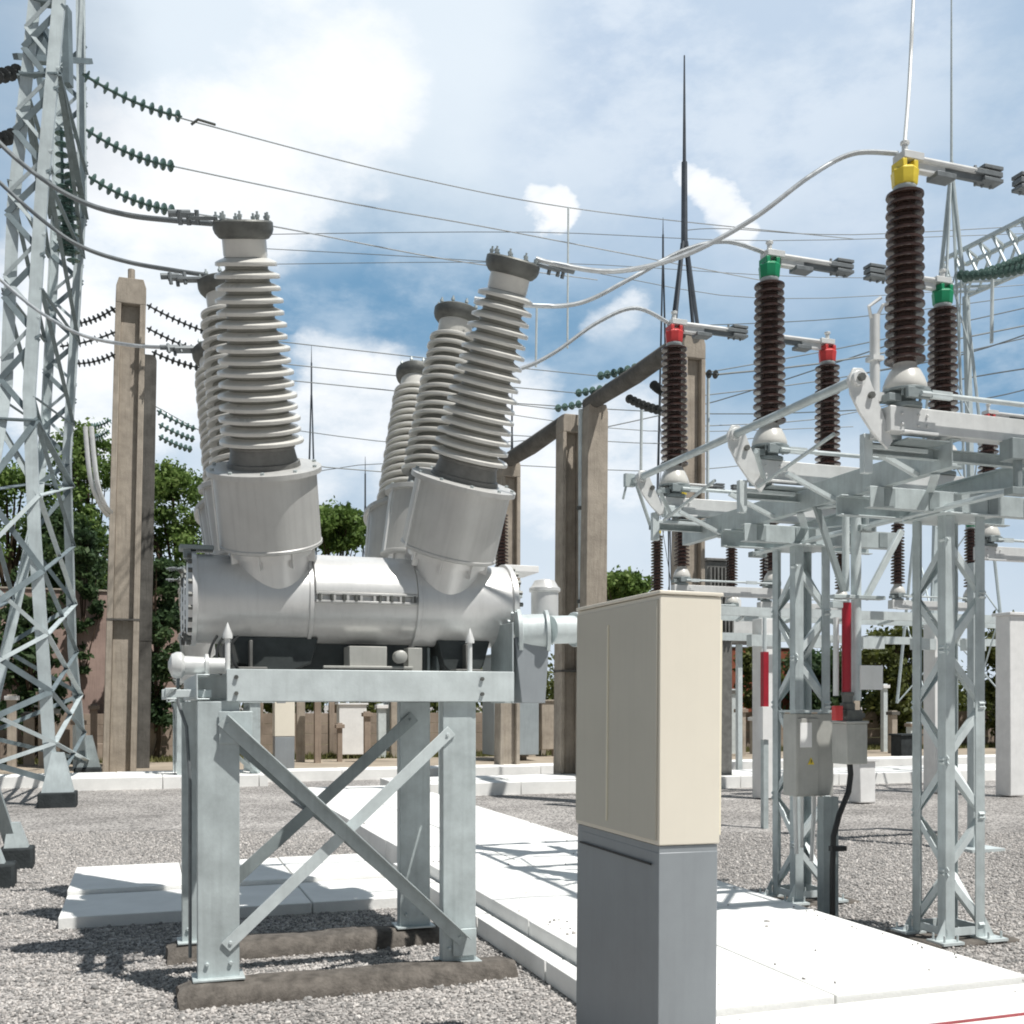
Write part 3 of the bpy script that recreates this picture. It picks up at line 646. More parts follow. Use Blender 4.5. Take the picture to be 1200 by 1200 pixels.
# ------------------------------------------------------------------ disconnector poles
SI, SS = -.35, 1.72
def make_pole(capm, label):
    o = thing('disconnector_pole', label, 'disconnector', (0, 0, 0), TH, 'disconnector poles with a pair of brown insulators')
    z0 = ZL1
    m = M(); m.chan((-.17, -.07, .085), (SS+.17, -.07, .085), .165, .10, .009, eY, eZ); m.box((-.165, 0, .085), (.008, .14, .164))
    for a in (-.08, .05, .12):
        for z in (.05, .12): bolt(m, (a, -.07, z), -eY, .010, .014)
    m.box((.06, -.068, .0), (.28, .05, .02))
    m.build('base_channel', 'white_m', o, True, bevel=.004)
    for i in (0, 1):
        x = i*SS
        m = M(); pr = shed_prof(19, .47, 1.62, .070, .066, .132, .122); m.lathe(pr, (x, 0, 0), eZ, 36); ins = m.build('insulator', 'brown', o, True)
        m = M(); m.lathe([(.135, .29), (.14, .30), (.14, .325), (.125, .37), (.10, .42), (.078, .445), (.074, .47)], (x, 0, 0), eZ, 32); m.build('bell', 'porc', ins, True)
        m = M(); m.lathe([(.11, .17), (.11, .20), (.07, .205), (.07, .27), (.15, .275), (.15, .292)], (x, 0, 0), eZ, 28)
        for k in range(8):
            a = k*math.pi/4; m.lathe([(.011, 0), (.011, .05)], (x+.125*math.cos(a), .125*math.sin(a), .235), eZ, 6)
        m.box((x, -.13, .245), (.18, .03, .07)); m.box((x-.13, -.02, .225), (.10, .10, .05)); m.build('bearing', 'galv_d', ins, True, bevel=.003)
        m = M(); m.lathe([(.066, 1.615), (.074, 1.63), (.074, 1.645)], (x, 0, 0), eZ, 24); m.build('collar', 'galv', ins, True)
        m = M(); m.lathe([(.078, 1.645), (.082, 1.66), (.085, 1.70), (.09, 1.745), (.075, 1.765), (.05, 1.775)], (x, 0, 0), eZ, 8)
        for a in (-.045, .045): m.box((x+a, 0, 1.78), (.035, .12, .06))
        m.build('cap', capm, ins, True, bevel=.006)
        m = M(); sg = 1-2*i
        for dy in (-.028, .028): m.tube([(x-sg*.02, dy, 1.835), (x+sg*.56, dy, 1.835)], .020, 10)
        m.box((x+sg*.03, 0, 1.84), (.16, .12, .05)); m.box((x+sg*.20, 0, 1.795), (.22, .05, .07)); m.lathe([(.02, 1.86), (.02, 1.93), (.03, 1.93), (.03, 1.95)], (x, 0, 0), eZ, 10)
        ar = m.build('arm', 'white_m', o, True, bevel=.003)
        m = M(); m.box((x+sg*.66, 0, 1.835), (.24, .09, .035)); m.box((x+sg*.70, 0, 1.875), (.16, .10, .025)); m.box((x+sg*.70, 0, 1.79), (.16, .10, .025)); m.box((x+sg*.45, 0, 1.80), (.42, .03, .05))
        for a in (.60, .66, .73): m.lathe([(.012, 1.76), (.012, 1.90)], (x+sg*a, .02, 0), eZ, 6)
        m.box((x+sg*.30, 0, 1.755), (.16, .11, .035)); m.build('contact', 'cable_d', ar, True, bevel=.003)
    m = M(); m.tube([(.0, -.16, .235), (SS, -.16, .235)], .017, 10); m.box((.16, -.16, .235), (.16, .03, .05)); m.box((SS-.5, -.16, .235), (.2, .035, .05)); m.build('linkage_rod', 'galv_l', o, True)
    return o
def place_pole(o, s, t, T=DT):
    p = T @ V((s, t, ZL1)); o.location = p
def recap(o, mt):
    for i in o.children:
        for c in i.children:
            if c.name.startswith('cap'): c.data = c.data.copy(); c.data.materials[0] = MT[mt]
pole_y = make_pole('yellow', 'yellow capped pair of brown insulators on the frame, nearest the camera'); place_pole(pole_y, SI, 0)
pole_g = copy_tree(pole_y); pole_g['label'] = 'green capped pair of brown insulators in the middle of the frame'; recap(pole_g, 'green'); place_pole(pole_g, SI, 1.62)
pole_r = copy_tree(pole_y); pole_r['label'] = 'red capped pair of brown insulators at the far end of the frame'; recap(pole_r, 'red'); place_pole(pole_r, SI, 3.255)

# earthing shaft beside the poles
SE = -.74; ZE = 3.81
es = thing('earthing_switch', 'long grey earthing shaft with three white crank plates along the left of the frame', 'earthing switch', tuple(DT @ V((SE, 1.6, ZL0))), TH)
m = M(DT); m.tube([(SE, -.02, ZE), (SE, 3.36, ZE)], .032, 14); m.build('shaft', 'galv', es)
def crank(t, big):
    k = 1 if big else .8
    m = M(DT); P2 = [(-.03, .07), (-.065, .0), (-.05, -.10), (.02, -.22), (.12, -.34), (.24, -.44), (.28, -.38), (.20, -.20), (.12, -.04), (.09, .03), (.04, .075)]
    m.ext([(a*k, b*k) for a, b in P2], (SE, t, ZE), (SE, t+.02, ZE), eX, eZ)
    m.lathe([(.05, -.03), (.05, .05)], (SE, t, ZE), eY, 16); o = m.build('crank', 'white_m', es, bevel=.004)
    for c, r_ in (((SE+.10, t, ZE-.10), .022), ((SE, t-.03, ZE), .026)): m = M(DT); bolt(m, c, -eY, r_, .03); m.build('bolt', 'cast', o)
for t, b in ((-.02, True), (1.50, True), (3.15, False)): crank(t, b)
for t in (.1, 1.66, 3.2):
    m = M(DT); m.box((SE+.33, t, ZE-.30), (.16, .10, .10)); m.box((SE+.16, t, ZE-.45), (.07, .05, .26)); m.box((SE+.40, t, ZE-.40), (.5, .04, .03)); m.build('bracket', 'galv_l', es, bevel=.004)
m = M(DT); m.tube([(SE+.19, .05, 3.45), (SE+.19, .05, 4.27)], .033, 12); m.box((SE+.19, .05, 3.72), (.10, .09, .06)); m.box((SE+.19, .05, 3.98), (.085, .085, .03)); m.tube([(SE+.20, .05, 4.25), (SE+.23, .02, 4.33), (SE+.30, 0, 4.36), (SE+.36, 0, 4.34)], .012, 8); m.tube([(SE+.16, .05, 4.25), (SE+.12, .02, 4.31), (SE+.20, 0, 4.37)], .012, 8)
m.build('contact_rod', 'white_m', es)
for t0 in (.3, 1.9):
    m = M(DT); m.tube([(SE+.05, t0, ZE-.28), (SE+.15, t0+1.1, ZE-.42)], .014, 8); m.tube([(SE+.0, t0+.9, ZE-.20), (SE+.3, t0+1.25, ZE-.33)], .02, 8); m.build('linkage_rod', 'galv', es)
m = M(DT); m.tube([(SE, 3.30, ZE), (SE+.16, 3.30, ZE-.42)], .018, 8); m.tube([(SE-.06, 3.34, ZE), (SE-.10, 3.35, ZE-.18)], .012, 6); m.box((SE-.04, 3.34, ZE+.0), (.10, .05, .12)); m.build('end_lever', 'galv', es)

# drive shaft, box and cabinet below the green pole
dr = thing('drive_mechanism', 'vertical drive pipes with red sleeve, white panel and grey motor box below the green pole', 'drive mechanism', tuple(DT @ V((.40, 1.55, G))), TH)
def dp_(m, name, mt, bevel=.003, label=None): return m.build(name, mt, dr, bevel=bevel, label=label)
m = M(DT); m.tube([(.33, 1.55, 2.62), (.33, 1.55, 3.36)], .030, 12); dp_(m, 'drive_pipe', 'galv_l', 0)
m = M(DT); m.tube([(.43, 1.55, 1.72), (.43, 1.55, 3.36)], .042, 14); dp_(m, 'drive_pipe', 'galv_l', 0)
m = M(DT); m.tube([(.30, 1.50, 1.78), (.30, 1.50, 2.52)], .038, 14); dp_(m, 'red_sleeve', 'dred', 0)
m = M(DT); m.tube([(.22, 1.53, 1.76), (.22, 1.53, 2.40)], .024, 10); dp_(m, 'drive_pipe', 'white_m', 0, 'white drive pipe beside the red sleeve')
m = M(DT); m.bar((.02, 1.52, 3.30), (.29, 1.52, 2.62), .05, .035, eY); dp_(m, 'bracket_strut', 'galv_d')
m = M(DT); m.bar((.86, 1.52, 3.14), (.50, 1.52, 2.56), .05, .035, eY); dp_(m, 'bracket_strut', 'galv_l')
m = M(DT); m.box((.42, 1.52, 2.57), (.50, .08, .03)); m.box((.20, 1.50, 2.50), (.10, .05, .05)); dp_(m, 'bracket_plate', 'galv')
m = M(DT); m.box((.52, 1.47, 1.91), (.22, .012, .20)); dp_(m, 'blank_panel', 'white', .002)
m = M(DT); m.box((.33, 1.50, 1.37), (.20, .20, .33)); m.box((.33, 1.50, 1.545), (.22, .22, .02)); bx = dp_(m, 'motor_box', 'boxgrey', .008)
m = M(DT); m.box((.33, 1.50, 1.60), (.15, .14, .09)); m.lathe([(.06, 1.64), (.06, 1.70), (.045, 1.70), (.045, 1.76), (.055, 1.765), (.055, 1.79)], (.31, 1.50, 0), eZ, 14); m.box((.22, 1.48, 1.62), (.10, .05, .05)); m.box((.40, 1.48, 1.60), (.06, .1, .04)); m.build('gear_coupling', 'cast', bx, bevel=.004)
m = M(DT); m.box((.16, 1.43, 1.62), (.07, .06, .12)); m.build('red_lock', 'red', bx, bevel=.006)
m = M(DT); m.tube([(.30, 1.46, 1.23), (.31, 1.46, 1.12), (.29, 1.46, .98), (.21, 1.47, .80), (.16, 1.48, .62), (.15, 1.48, .35), (.15, 1.48, -.05)], .024, 10); m.box((.20, 1.48, .52), (.14, .05, .04)); dp_(m, 'motor_cable', 'black', 0)
q = DT.inverted() @ W(974, 1000, 8.95); zt_ = W(974, 934, 8.95).z; m = M(DT); m.chan((q.x, q.y, G), (q.x, q.y, zt_), .15, .09, .008, eY, eX); dp_(m, 'support_post', 'galv_d')
cbx = thing('control_box', 'grey wall control box with white notice and yellow warning triangle on the lattice column', 'control box', tuple(DT @ V((.10, 2.28, .90))), TH)
c9 = W(947, 884, 9.15); X9 = DT.inverted() @ c9
m = M(DT); m.box((X9.x, X9.y, X9.z), (.37, .20, .70)); cb1 = m.build('case', 'boxgrey', cbx, bevel=.006)
m = M(DT); m.box((X9.x-.075, X9.y-.106, X9.z-.01), (.205, .010, .64)); m.build('door', 'boxgrey', cbx, bevel=.003)
m = M(DT); m.box((X9.x, X9.y, X9.z+.37), (.42, .26, .02)); m.build('rain_hood', 'galv', cbx)
m = M(DT); m.box((X9.x-.10, X9.y-.114, X9.z+.17), (.115, .004, .21)); m.build('notice', 'white', cbx)
m = M(DT); q = V((X9.x-.05, X9.y-.113, X9.z-.05)); m.add([q+V((-.032, 0, -.03)), q+V((.032, 0, -.03)), q+V((0, 0, .03)), q+V((-.032, -.003, -.03)), q+V((.032, -.003, -.03)), q+V((0, -.003, .03))], [(0, 1, 2), (5, 4, 3), (0, 3, 4, 1), (1, 4, 5, 2), (2, 5, 3, 0)]); wt = m.build('warning_triangle', 'yellow', cbx)
m = M(DT); q = q+V((0, -.006, -.006)); m.add([q+V((-.006, 0, .016)), q+V((.004, 0, .016)), q+V((-.002, 0, .002)), q+V((.009, 0, .002)), q+V((-.004, 0, -.018)), q+V((.0, 0, -.004)), q+V((-.010, 0, -.004))], [(0, 1, 3, 2), (2, 3, 4), (5, 6, 2)]); m.build('lightning_mark', 'black', wt)
m = M(DT)
for k, (a, b) in enumerate(((-.13, .55), (-.06, .50), (.06, .62), (.13, .52))): m.tube([(X9.x+a, X9.y, X9.z-.35), (X9.x+a, X9.y, X9.z-.45), (X9.x+a*.8, X9.y+.02, X9.z-b-.30)], .014 if k % 2 else .018, 8)
m.build('conduits', 'white_m', cbx)

# ------------------------------------------------------------------ far disconnector bays
FB = frameT(3.05, 19.6)
fb = thing('busbar_support', 'long pale steel busbar support on white posts behind the disconnector frame', 'steel frame', (3.05, 19.6, G), TH)
for t, z in ((-.5, 3.38), (.6, 3.38), (1.6, 3.06)):
    m = M(FB); m.chan((-.6, t, z), (9.5, t, z), .16, .08, .01, eY, eZ); m.build('beam', 'galv_l', fb)
for s in (1.9, 5.9):
    m = M(FB); m.box((s, .1, 1.6), (.34, .34, 3.4)); m.build('post', 'white', fb, bevel=.01)
for k in range(9):
    m = M(FB); m.bar((k*1.1, -.45, 3.30), (k*1.1+.5, .6, 3.30), .05, .05); m.build('strut', 'galv', fb)
for k in range(7): m = M(FB); m.box((.5+k*1.25, .0, 2.88), (.5, .18, .22)); m.build('terminal_box', 'galv_l', fb)
far = [(770, 21.6, 'yellow', 'far yellow capped brown insulator pair standing behind the top of the foreground cabinet'),
       (898, 20.6, 'red', 'far brown insulator pair behind the left lattice column of the frame'),
       (1052, 20.2, 'green', 'far brown insulator pair seen between the drive pipes and the right column'),
       (478, 18.6, 'yellow', 'far yellow capped brown insulator pair half hidden behind the right bushings of the near breaker'),
       (799, 17.6, 'yellow', 'far yellow capped insulator pair in front of the right concrete portal post'),
       (1158, 13.3, 'red', 'brown insulator pair behind the right edge of the frame under the cross channel')]
for px, d, cm, lb in far:
    o = copy_tree(pole_y); o['label'] = lb; recap(o, cm); p = GP(px, d, ZL1); o.location = p
    if px in (478, 1158):
        st = thing('support_column', {478: 'slim steel column under the yellow capped insulators behind the right end of the near breaker', 1158: 'slim steel column under the insulators at the right edge behind the frame'}[px], 'steel column', tuple(p+U*(.62 if px == 478 else -.22)+V((0, 0, G-p.z))), TH)
        m = M(); m.box((0, 0, (p.z-G)/2-.02), (.11, .11, p.z-G-.05)); m.build('shaft', 'galv', st, True); m = M(); m.box((0, 0, .02), (.5, .5, .04)); m.build('base_plate', 'galv_l', st, True)
st = thing('support_column', 'slim steel column under the insulators in front of the right concrete portal post', 'steel column', tuple(GP(799, 17.6)+U*.30), TH)
m = M(); m.box((0, 0, 1.78), (.14, .14, 3.55)); m.build('shaft', 'galv', st, True); m = M(); m.box((0, 0, .02), (.5, .5, .04)); m.build('base_plate', 'galv_l', st, True)
# far transformer-like box with ribs
def onebox(name, label, cat, px, y0, y1, d, w, dp, mt, ribs=0, lid=None):
    p = W(px, y1, d); q = W(px, y0, d); o = thing(name, label, cat, (p.x, p.y, min(p.z, p.z)), TH); h = q.z-p.z
    m = M(); m.box((0, 0, h/2), (w, dp, h)); bd = m.build('body', mt, o, True, bevel=.02)
    if ribs:
        m = M()
        for k in range(ribs): m.box((-w/2+w*(k+.5)/ribs, -dp/2-.05, h*.8), (w/ribs*.45, .10, h*.34))
        m.build('cooling_ribs', mt, o, True)
    m = M(); m.box((0, 0, h+.03), (w+.1, dp+.1, .06)); m.build('lid', lid or mt, o, True, bevel=.01)
    return o
onebox('voltage_transformer', 'far dark ribbed equipment tank standing above the top of the foreground cabinet', 'transformer', 834, 660, 910, 23.5, .62, .7, 'neck', 7)
ec = thing('equipment_cabinet', 'far white equipment on a thin stand between the foreground cabinet and the left lattice column', 'cabinet', tuple(GP(866, 26)), TH); a = W(866, 752, 26).z-G
m = M(); m.box((0, 0, a/2), (.12, .12, a)); m.build('stand', 'galv_l', ec, True)
m = M(); m.box((0, 0, a+.35), (.62, .5, .7)); m.build('body', 'white_m', ec, True, bevel=.02); m = M(); m.box((0, 0, a-.03), (.8, .6, .06)); m.build('shelf', 'conc_beam', ec, True)
m = M(); m.lathe([(.14, a+.7), (.14, a+1.0), (.09, a+1.08)], (-.1, 0, 0), eZ, 12); m.build('dome', 'white_m', ec, True)
onebox('equipment_cabinet', 'far blue grey sheet metal cabinet under the right end of the near breaker frame', 'cabinet', 598, 770, 884, 34, 1.5, 1.2, 'bluegrey', 0)
onebox('white_pier', 'low white concrete pier behind the motor box of the drive mechanism', 'pier', 1010, 892, 940, 19.4, .34, .34, 'white')
onebox('white_post', 'tall white post at the right edge behind the right lattice column', 'post', 1184, 722, 932, 20.8, .38, .38, 'white')
onebox('white_post', 'narrow white post just left of the foreground cabinet', 'post', 667, 764, 900, 29.5, .30, .24, 'white')
onebox('low_box', 'dark low box on the ground between motor box and right lattice column', 'box', 1062, 862, 886, 34, .8, .5, 'conc_b')
sl2 = thing('marker_post', 'short red and white marker post left of the lattice column with the control box', 'post', tuple(GP(896, 15.5)), TH)
m = M(); a = W(896, 764, 15.5).z-G; b = W(896, 828, 15.5).z-G; m.box((0, 0, (a+b)/2), (.085, .085, a-b)); m.build('red_sleeve', 'dred', sl2, True)
m = M(); m.box((0, 0, b-.24), (.15, .15, .46)); m.build('white_box', 'white', sl2, True); m = M(); m.box((0, 0, (b-.48)/2), (.08, .08, b-.48)); m.build('stake', 'galv', sl2, True); m = M(); m.tube([(0, 0, a), (0, 0, a+.5)], .03, 8); m.build('pipe', 'galv_l', sl2, True)

# ------------------------------------------------------------------ left lattice tower
tw = thing('lattice_tower', 'tall pale galvanised lattice tower leaning at the left edge of the photo', 'lattice tower', tuple(GP(40, 20)), TH)
def wp(px, py, d): return W(px, py, d)
A_ = [wp(34, -40, 18.5), wp(33, 0, 18.5), wp(8, 240, 18.5), wp(0, 450, 18.5), wp(-30, 640, 17.9), wp(-95, 930, 17.4)]
B_ = [wp(79, -40, 18.5), wp(76, 0, 18.5), wp(55, 235, 18.5), wp(41, 460, 18.5), wp(47, 620, 18.5), wp(68, 925, 18.8)]
Br = [wp(66, -40, 24), wp(64, 0, 24), wp(61, 245, 24), wp(48, 500, 24), wp(36, 610, 23.6), wp(-25, 880, 23)]
C_ = [wp(100, -40, 24), wp(100, 0, 24), wp(102, 235, 24), wp(84, 540, 24), wp(90, 760, 25), wp(103, 893, 26)]
def rail(path, w, mt, k=1):
    for i in range(len(path)-1):
        m = M(); p, q = path[i], path[i+1]; m.angle(p, q, w, w*.14, U*k, VV); yield m
for path, k in ((A_, 1), (B_, -1), (Br, 1), (C_, -1)):
    m = M()
    for i in range(len(path)-1): m.angle(path[i], path[i+1], .20, .03, U*k, VV*(1 if path in (A_, B_) else -1))
    lg = m.build('leg', 'tower', tw)
    f = path[-1]
    m = M(); m.add([f+U*a*1.0+VV*b+V((0, 0, c)) for a, b, c in ((-.28, -.2, -.12), (.28, -.2, -.12), (.28, .2, -.12), (-.28, .2, -.12), (-.10, -.08, .65), (.10, -.08, .65), (.10, .08, .65), (-.10, .08, .65))], [(0, 1, 2, 3), (4, 5, 6, 7), (0, 1, 5, 4), (1, 2, 6, 5), (2, 3, 7, 6), (3, 0, 4, 7)])
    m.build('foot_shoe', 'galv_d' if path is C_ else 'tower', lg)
def interp(path, y):        # point on a leg at world height z
    for i in range(len(path)-1):
        a, b = path[i], path[i+1]
        if (a.z-y)*(b.z-y) <= 0: return a.lerp(b, (a.z-y)/(a.z-b.z) if a.z != b.z else 0)
    return path[-1] if y < path[-1].z else path[0]
def lace(p1, p2, zs, mt, w):
    for i in range(len(zs)-1):
        a, b = (p1, p2) if i % 2 else (p2, p1)
        m = M(); m.bar(interp(a, zs[i]), interp(b, zs[i+1]), w, .02, VV); m.build('brace', mt, tw)
ztop, zk = 13.8, 6.6
zs = [ztop-(ztop-zk)*i/10 for i in range(11)]
lace(A_, B_, zs, 'tower_d', .10); lace(A_, B_, [z+.35 for z in zs[:-1]], 'tower', .06)
zs2 = [16.5-(16.5-6.5)*i/15 for i in range(16)]
lace(Br, C_, zs2, 'tower_d', .10); lace(C_, Br, [z-.3 for z in zs2[:-1]], 'tower', .06)
zl = [6.6, 5.3, 4.0, 2.9, 1.9, 1.0, .3]
lace(A_, B_, zl, 'tower_d', .10); lace(B_, C_, zl, 'tower', .09); lace(Br, C_, zl, 'tower_d', .09)
lace(B_, A_, zl, 'tower', .07); lace(C_, B_, zl, 'tower_d', .08); lace(A_, Br, zl, 'tower_d', .09)
for z in (6.6, 12.6): 
    for p1, p2 in ((A_, B_), (B_, C_), (C_, Br), (Br, A_)):
        m = M(); m.bar(interp(p1, z), interp(p2, z), .12, .03, Z); m.build('brace', 'tower_d', tw)
zz = [13.6-(13.6-7)*i/7 for i in range(8)]
lace(B_, C_, zz, 'tower_d', .08); lace(A_, Br, zz, 'tower_d', .08)
# cross arm cluster near the top
m = M()
p, q = wp(18, 66, 19.5), wp(106, 72, 22); m.bar(p, q, .10, .10); m.bar(wp(38, 66, 18.8), wp(50, 35, 18.8), .12, .05); m.bar(wp(50, 35, 18.8), wp(66, 66, 18.8), .12, .05); m.bar(wp(36, 0, 18.6), wp(75, 6, 18.6), .2, .08); m.box(wp(50, 55, 21), (.35, .3, .55)); m.bar(wp(38, 90, 19), wp(66, 78, 19), .08, .05)
m.bar(wp(48, 92, 20), wp(55, 130, 20), .22, .1); m.bar(wp(78, 10, 20), wp(80, 100, 20), .2, .12)
m.build('cross_arm', 'tower_d', tw)
m = M(); m.tube([wp(97, -30, 22), wp(92, 70, 22)], .055, 8); m.build('conduit', 'tower', tw)
for i, (px, y0, y1, d) in enumerate(((42, 930, 945, 18.8),)): pass
def block(name, label, c, w, dp, h, mt, cat='footing', bevel=.02):
    m = M(Matrix.Translation(c) @ Matrix.Rotation(TH, 4, 'Z')); m.box((0, 0, 0), (w, dp, h)); o = m.build(name, mt, bevel=bevel); tag(o, label, cat); return recentre(o)
f = B_[-1]; block('concrete_footing', 'black footing block under the front right leg of the left lattice tower', V((f.x, f.y, G+.08)), .62, .62, .36, 'conc_b')
f = C_[-1]; block('concrete_footing', 'black footing block under the rear right leg of the left lattice tower', V((f.x, f.y, G+.08)), .62, .62, .34, 'conc_b')
# nearer gantry leg whose feet enter the frame at the lower left
ng = thing('gantry_leg', 'splayed grey steel gantry leg entering at the lower left corner of the frame', 'steel column', tuple(GP(8, 11.2)), TH)
for a, b, w in ((wp(20, 990, 11.8), wp(-22, 860, 11.2), .13), (wp(-3, 1024, 10.6), wp(-26, 940, 10.6), .13), (wp(-22, 860, 11.2), wp(-60, 640, 11), .13)):
    m = M(); m.angle(a, b, w, .014, -U, VV); m.build('leg', 'galv_d', ng)
for px, py, d in ((20, 990, 11.8), (-4, 1024, 10.6)):
    c = wp(px, py, d); m = M(); m.add([c+U*a+VV*b+V((0, 0, e)) for a, b, e in ((-.13, -.1, -.06), (.13, -.1, -.06), (.13, .1, -.06), (-.13, .1, -.06), (-.09, -.03, .25), (.03, -.03, .25), (.03, .05, .25), (-.09, .05, .25))], [(0, 1, 2, 3), (4, 5, 6, 7), (0, 1, 5, 4), (1, 2, 6, 5), (2, 3, 7, 6), (3, 0, 4, 7)]); m.build('foot_shoe', 'galv', ng)
c = wp(20, 990, 11.8); block('concrete_footing', 'black footing block at the lower left, behind the one cut by the frame edge', V((c.x, c.y, G+.08)), .34, .34, .30, 'conc_b')
c = wp(-4, 1024, 10.6); block('concrete_footing', 'black footing block cut off by the left edge of the frame', V((c.x, c.y, G+.08)), .34, .34, .30, 'conc_b')

# ------------------------------------------------------------------ concrete posts and portal
def cpost(label, px_t, y_t, px_b, d, w, dp, recess=True, spike=False, taper=1.25):
    t = W(px_t, y_t, d); b = GP(px_b, d); o = thing('concrete_post', label, 'concrete post', tuple(b), TH); h = t.z-G
    off = (MW[o].inverted() @ t); m = M(); a, e = w/2, dp/2
    def sec(z, k, w1, x0): return [(x0-a*w1, -e, z), (x0+a*w1, -e, z), (x0+a*w1, e, z), (x0-a*w1, e, z)]
    vs = sec(0, 1, taper, 0)+sec(h-.35*w, 1, 1, off.x)+sec(h, 1, .82, off.x)
    fs = [(0, 1, 2, 3), (8, 9, 10, 11)]+[(k*4+i, k*4+(i+1) % 4, k*4+4+(i+1) % 4, k*4+4+i) for k in (0, 1) for i in range(4)]
    if not recess: m.add(vs, fs)
    else:           # H section: two flanges with a thin web between, solid head
        hh = h-.9*w; x1 = off.x*hh/h; wt = taper+(1-taper)*hh/h
        for sg in (-1, 1):
            m.add([(x0*1.0+sg*a*k*f, y, z) for (x0, k, z) in ((0, taper, 0), (x1, wt, hh)) for f in (.62, 1) for y in (-e, e)], [(0, 1, 3, 2), (4, 6, 7, 5), (0, 4, 5, 1), (2, 3, 7, 6), (0, 2, 6, 4), (1, 5, 7, 3)])
        m.add([(x0+sg*a*k*.62, y, z) for (x0, k, z) in ((0, taper, 0), (x1, wt, hh)) for sg in (-1, 1) for y in (-e*.45, e*.45)], [(0, 1, 3, 2), (4, 6, 7, 5), (0, 4, 5, 1), (2, 3, 7, 6), (0, 2, 6, 4), (1, 5, 7, 3)])
        m.add([(x1-a*wt, -e, hh), (x1+a*wt, -e, hh), (x1+a*wt, e, hh), (x1-a*wt, e, hh)]+[tuple(v) for v in sec(h-.3*w, 1, 1, off.x)]+[tuple(v) for v in sec(h, 1, .82, off.x)], [(0, 1, 2, 3), (8, 9, 10, 11)]+[(k*4+i, k*4+(i+1) % 4, k*4+4+(i+1) % 4, k*4+4+i) for k in (0, 1) for i in range(4)])
    m.build('shaft', 'conc' if recess or px_t > 400 else 'conc_beam', o, True, bevel=.015)
    if spike: m = M(); m.tube([(off.x, 0, h), (off.x, 0, h+.35)], .09, 8); m.build('spike', 'conc', o, True)
    m = M()
    for z in (h*.31,):
        k = taper+(1-taper)*z/h; m = M(); m.box((off.x*z/h, 0, z), (w*k+.02, dp+.02, .05)); m.build('clamp_band', 'conc_beam', o, True)
    return o
cpost('tall tan concrete post with recessed face left of the near breaker', 154, 330, 140, 28, .74, .7, True, True, 1.12)
cpost('darker tan concrete post directly behind the tall recessed one', 174, 418, 164, 30, .44, .6, False, False, 1.15)
cpost('brown concrete portal post partly behind the right bushings of the breaker', 596, 540, 594, 27.5, .50, .5, True, False, 1.08)
cpost('left of the two paired concrete portal posts right of the breaker', 667, 488, 664, 23.5, .44, .45, True, False, 1.06)
cpost('right of the two paired concrete portal posts right of the breaker', 697, 476, 692, 22.8, .46, .45, False, False, 1.1)
cpost('pinkish concrete portal post behind the red capped insulator', 808, 398, 805, 18.4, .42, .42, True, False, 1.08)
def pbeam(label, a, b, w, h):
    m = M(); m.tube([a, a.lerp(b, .5)+V((0, 0, -.04)), b], [w*.5, w*.56, w*.5], 14); o = m.build('portal_beam', 'conc_beam'); tag(o, label, 'concrete beam'); return recentre(o)
pbeam('dark concrete portal beam between the paired posts and the pinkish post', W(690, 474, 23.0), W(812, 392, 18.2), .31, .3)
pbeam('dark concrete portal beam just right of the breaker bushings', W(586, 545, 28.0), W(664, 494, 23.8), .36, .4)
pc = thing('drain_pipe', 'thin pale pipe running down between the paired portal posts', 'pipe', tuple(GP(681, 22.9)), 0)
m = M(); m.tube([(0, 0, 0), (0, 0, W(682, 480, 22.9).z-G)], .06, 8); m.build('pipe', 'galv_l', pc, True)
for z in (2, 4, 6): m = M(); m.box((0, 0, z), (.18, .14, .08)); m.build('clamp_band', 'cast', pc, True)

# ------------------------------------------------------------------ masts
def mast(label, px, ys, d, split=None, mt='mast', thick=1.0):
    b = GP(px, d); o = thing('lightning_mast', label, 'mast', tuple(b), 0); z = [W(px, y, d).z-G for y in ys]
    m = M(); m.tube([(0, 0, z[0]), (0, 0, z[1])], [.014*thick, .035*thick], 8); m.build('rod', mt, o, True)
    m = M(); m.tube([(0, 0, z[1]), (0, 0, z[2])], [.055*thick, .065*thick], 8); m.build('pole', mt, o, True)
    zb = z[3] if len(z) > 3 else 0
    for sx, sy in ((-1, -1), (1, -1), (1, 1), (-1, 1)):
        m = M(); m.tube([(sx*.03*thick, sy*.03*thick, z[2]+.1), (sx*split, sy*split, zb)], .038*thick, 6); m.build('leg', mt, o, True)
    if split > .3 or thick < 1:
        n = 6
        for k in range(n):
            m = M()
            f0, f1 = k/n, (k+1)/n
            for i, (sx, sy) in enumerate(((-1, -1), (1, -1), (1, 1), (-1, 1))):
                sx2, sy2 = ((1, -1), (1, 1), (-1, 1), (-1, -1))[i]
                m.tube([(sx*split*f0, sy*split*f0, z[2]*(1-f0)+zb*f0), (sx2*split*f1, sy2*split*f1, z[2]*(1-f1)+zb*f1)], .02*thick, 5)
            m.build('lacing', mt, o, True)
    return o
mast('tall dark lightning mast on the portal behind the red capped insulator', 802, (65, 190, 290, 400), 20.5, .24)
mast('pale lightning mast at upper right behind the green capped insulator', 1115, (-60, 190, 215, 824), 24, .9, 'tower', .9)
for px, y, d, lb in ((365, 405, 60, 'distant thin spire behind the left bushings of the near breaker'), (600, 455, 55, 'distant thin spire right behind the tallest right bushing'), (777, 255, 50, 'distant thin grey pole left of the tall dark mast'), (428, 535, 60, 'short distant pole between left and right bushings')):
    h_ = W(px, y, d).z; mast(lb, px, (y, y+20, y+60), d, .5, 'mast', .8)

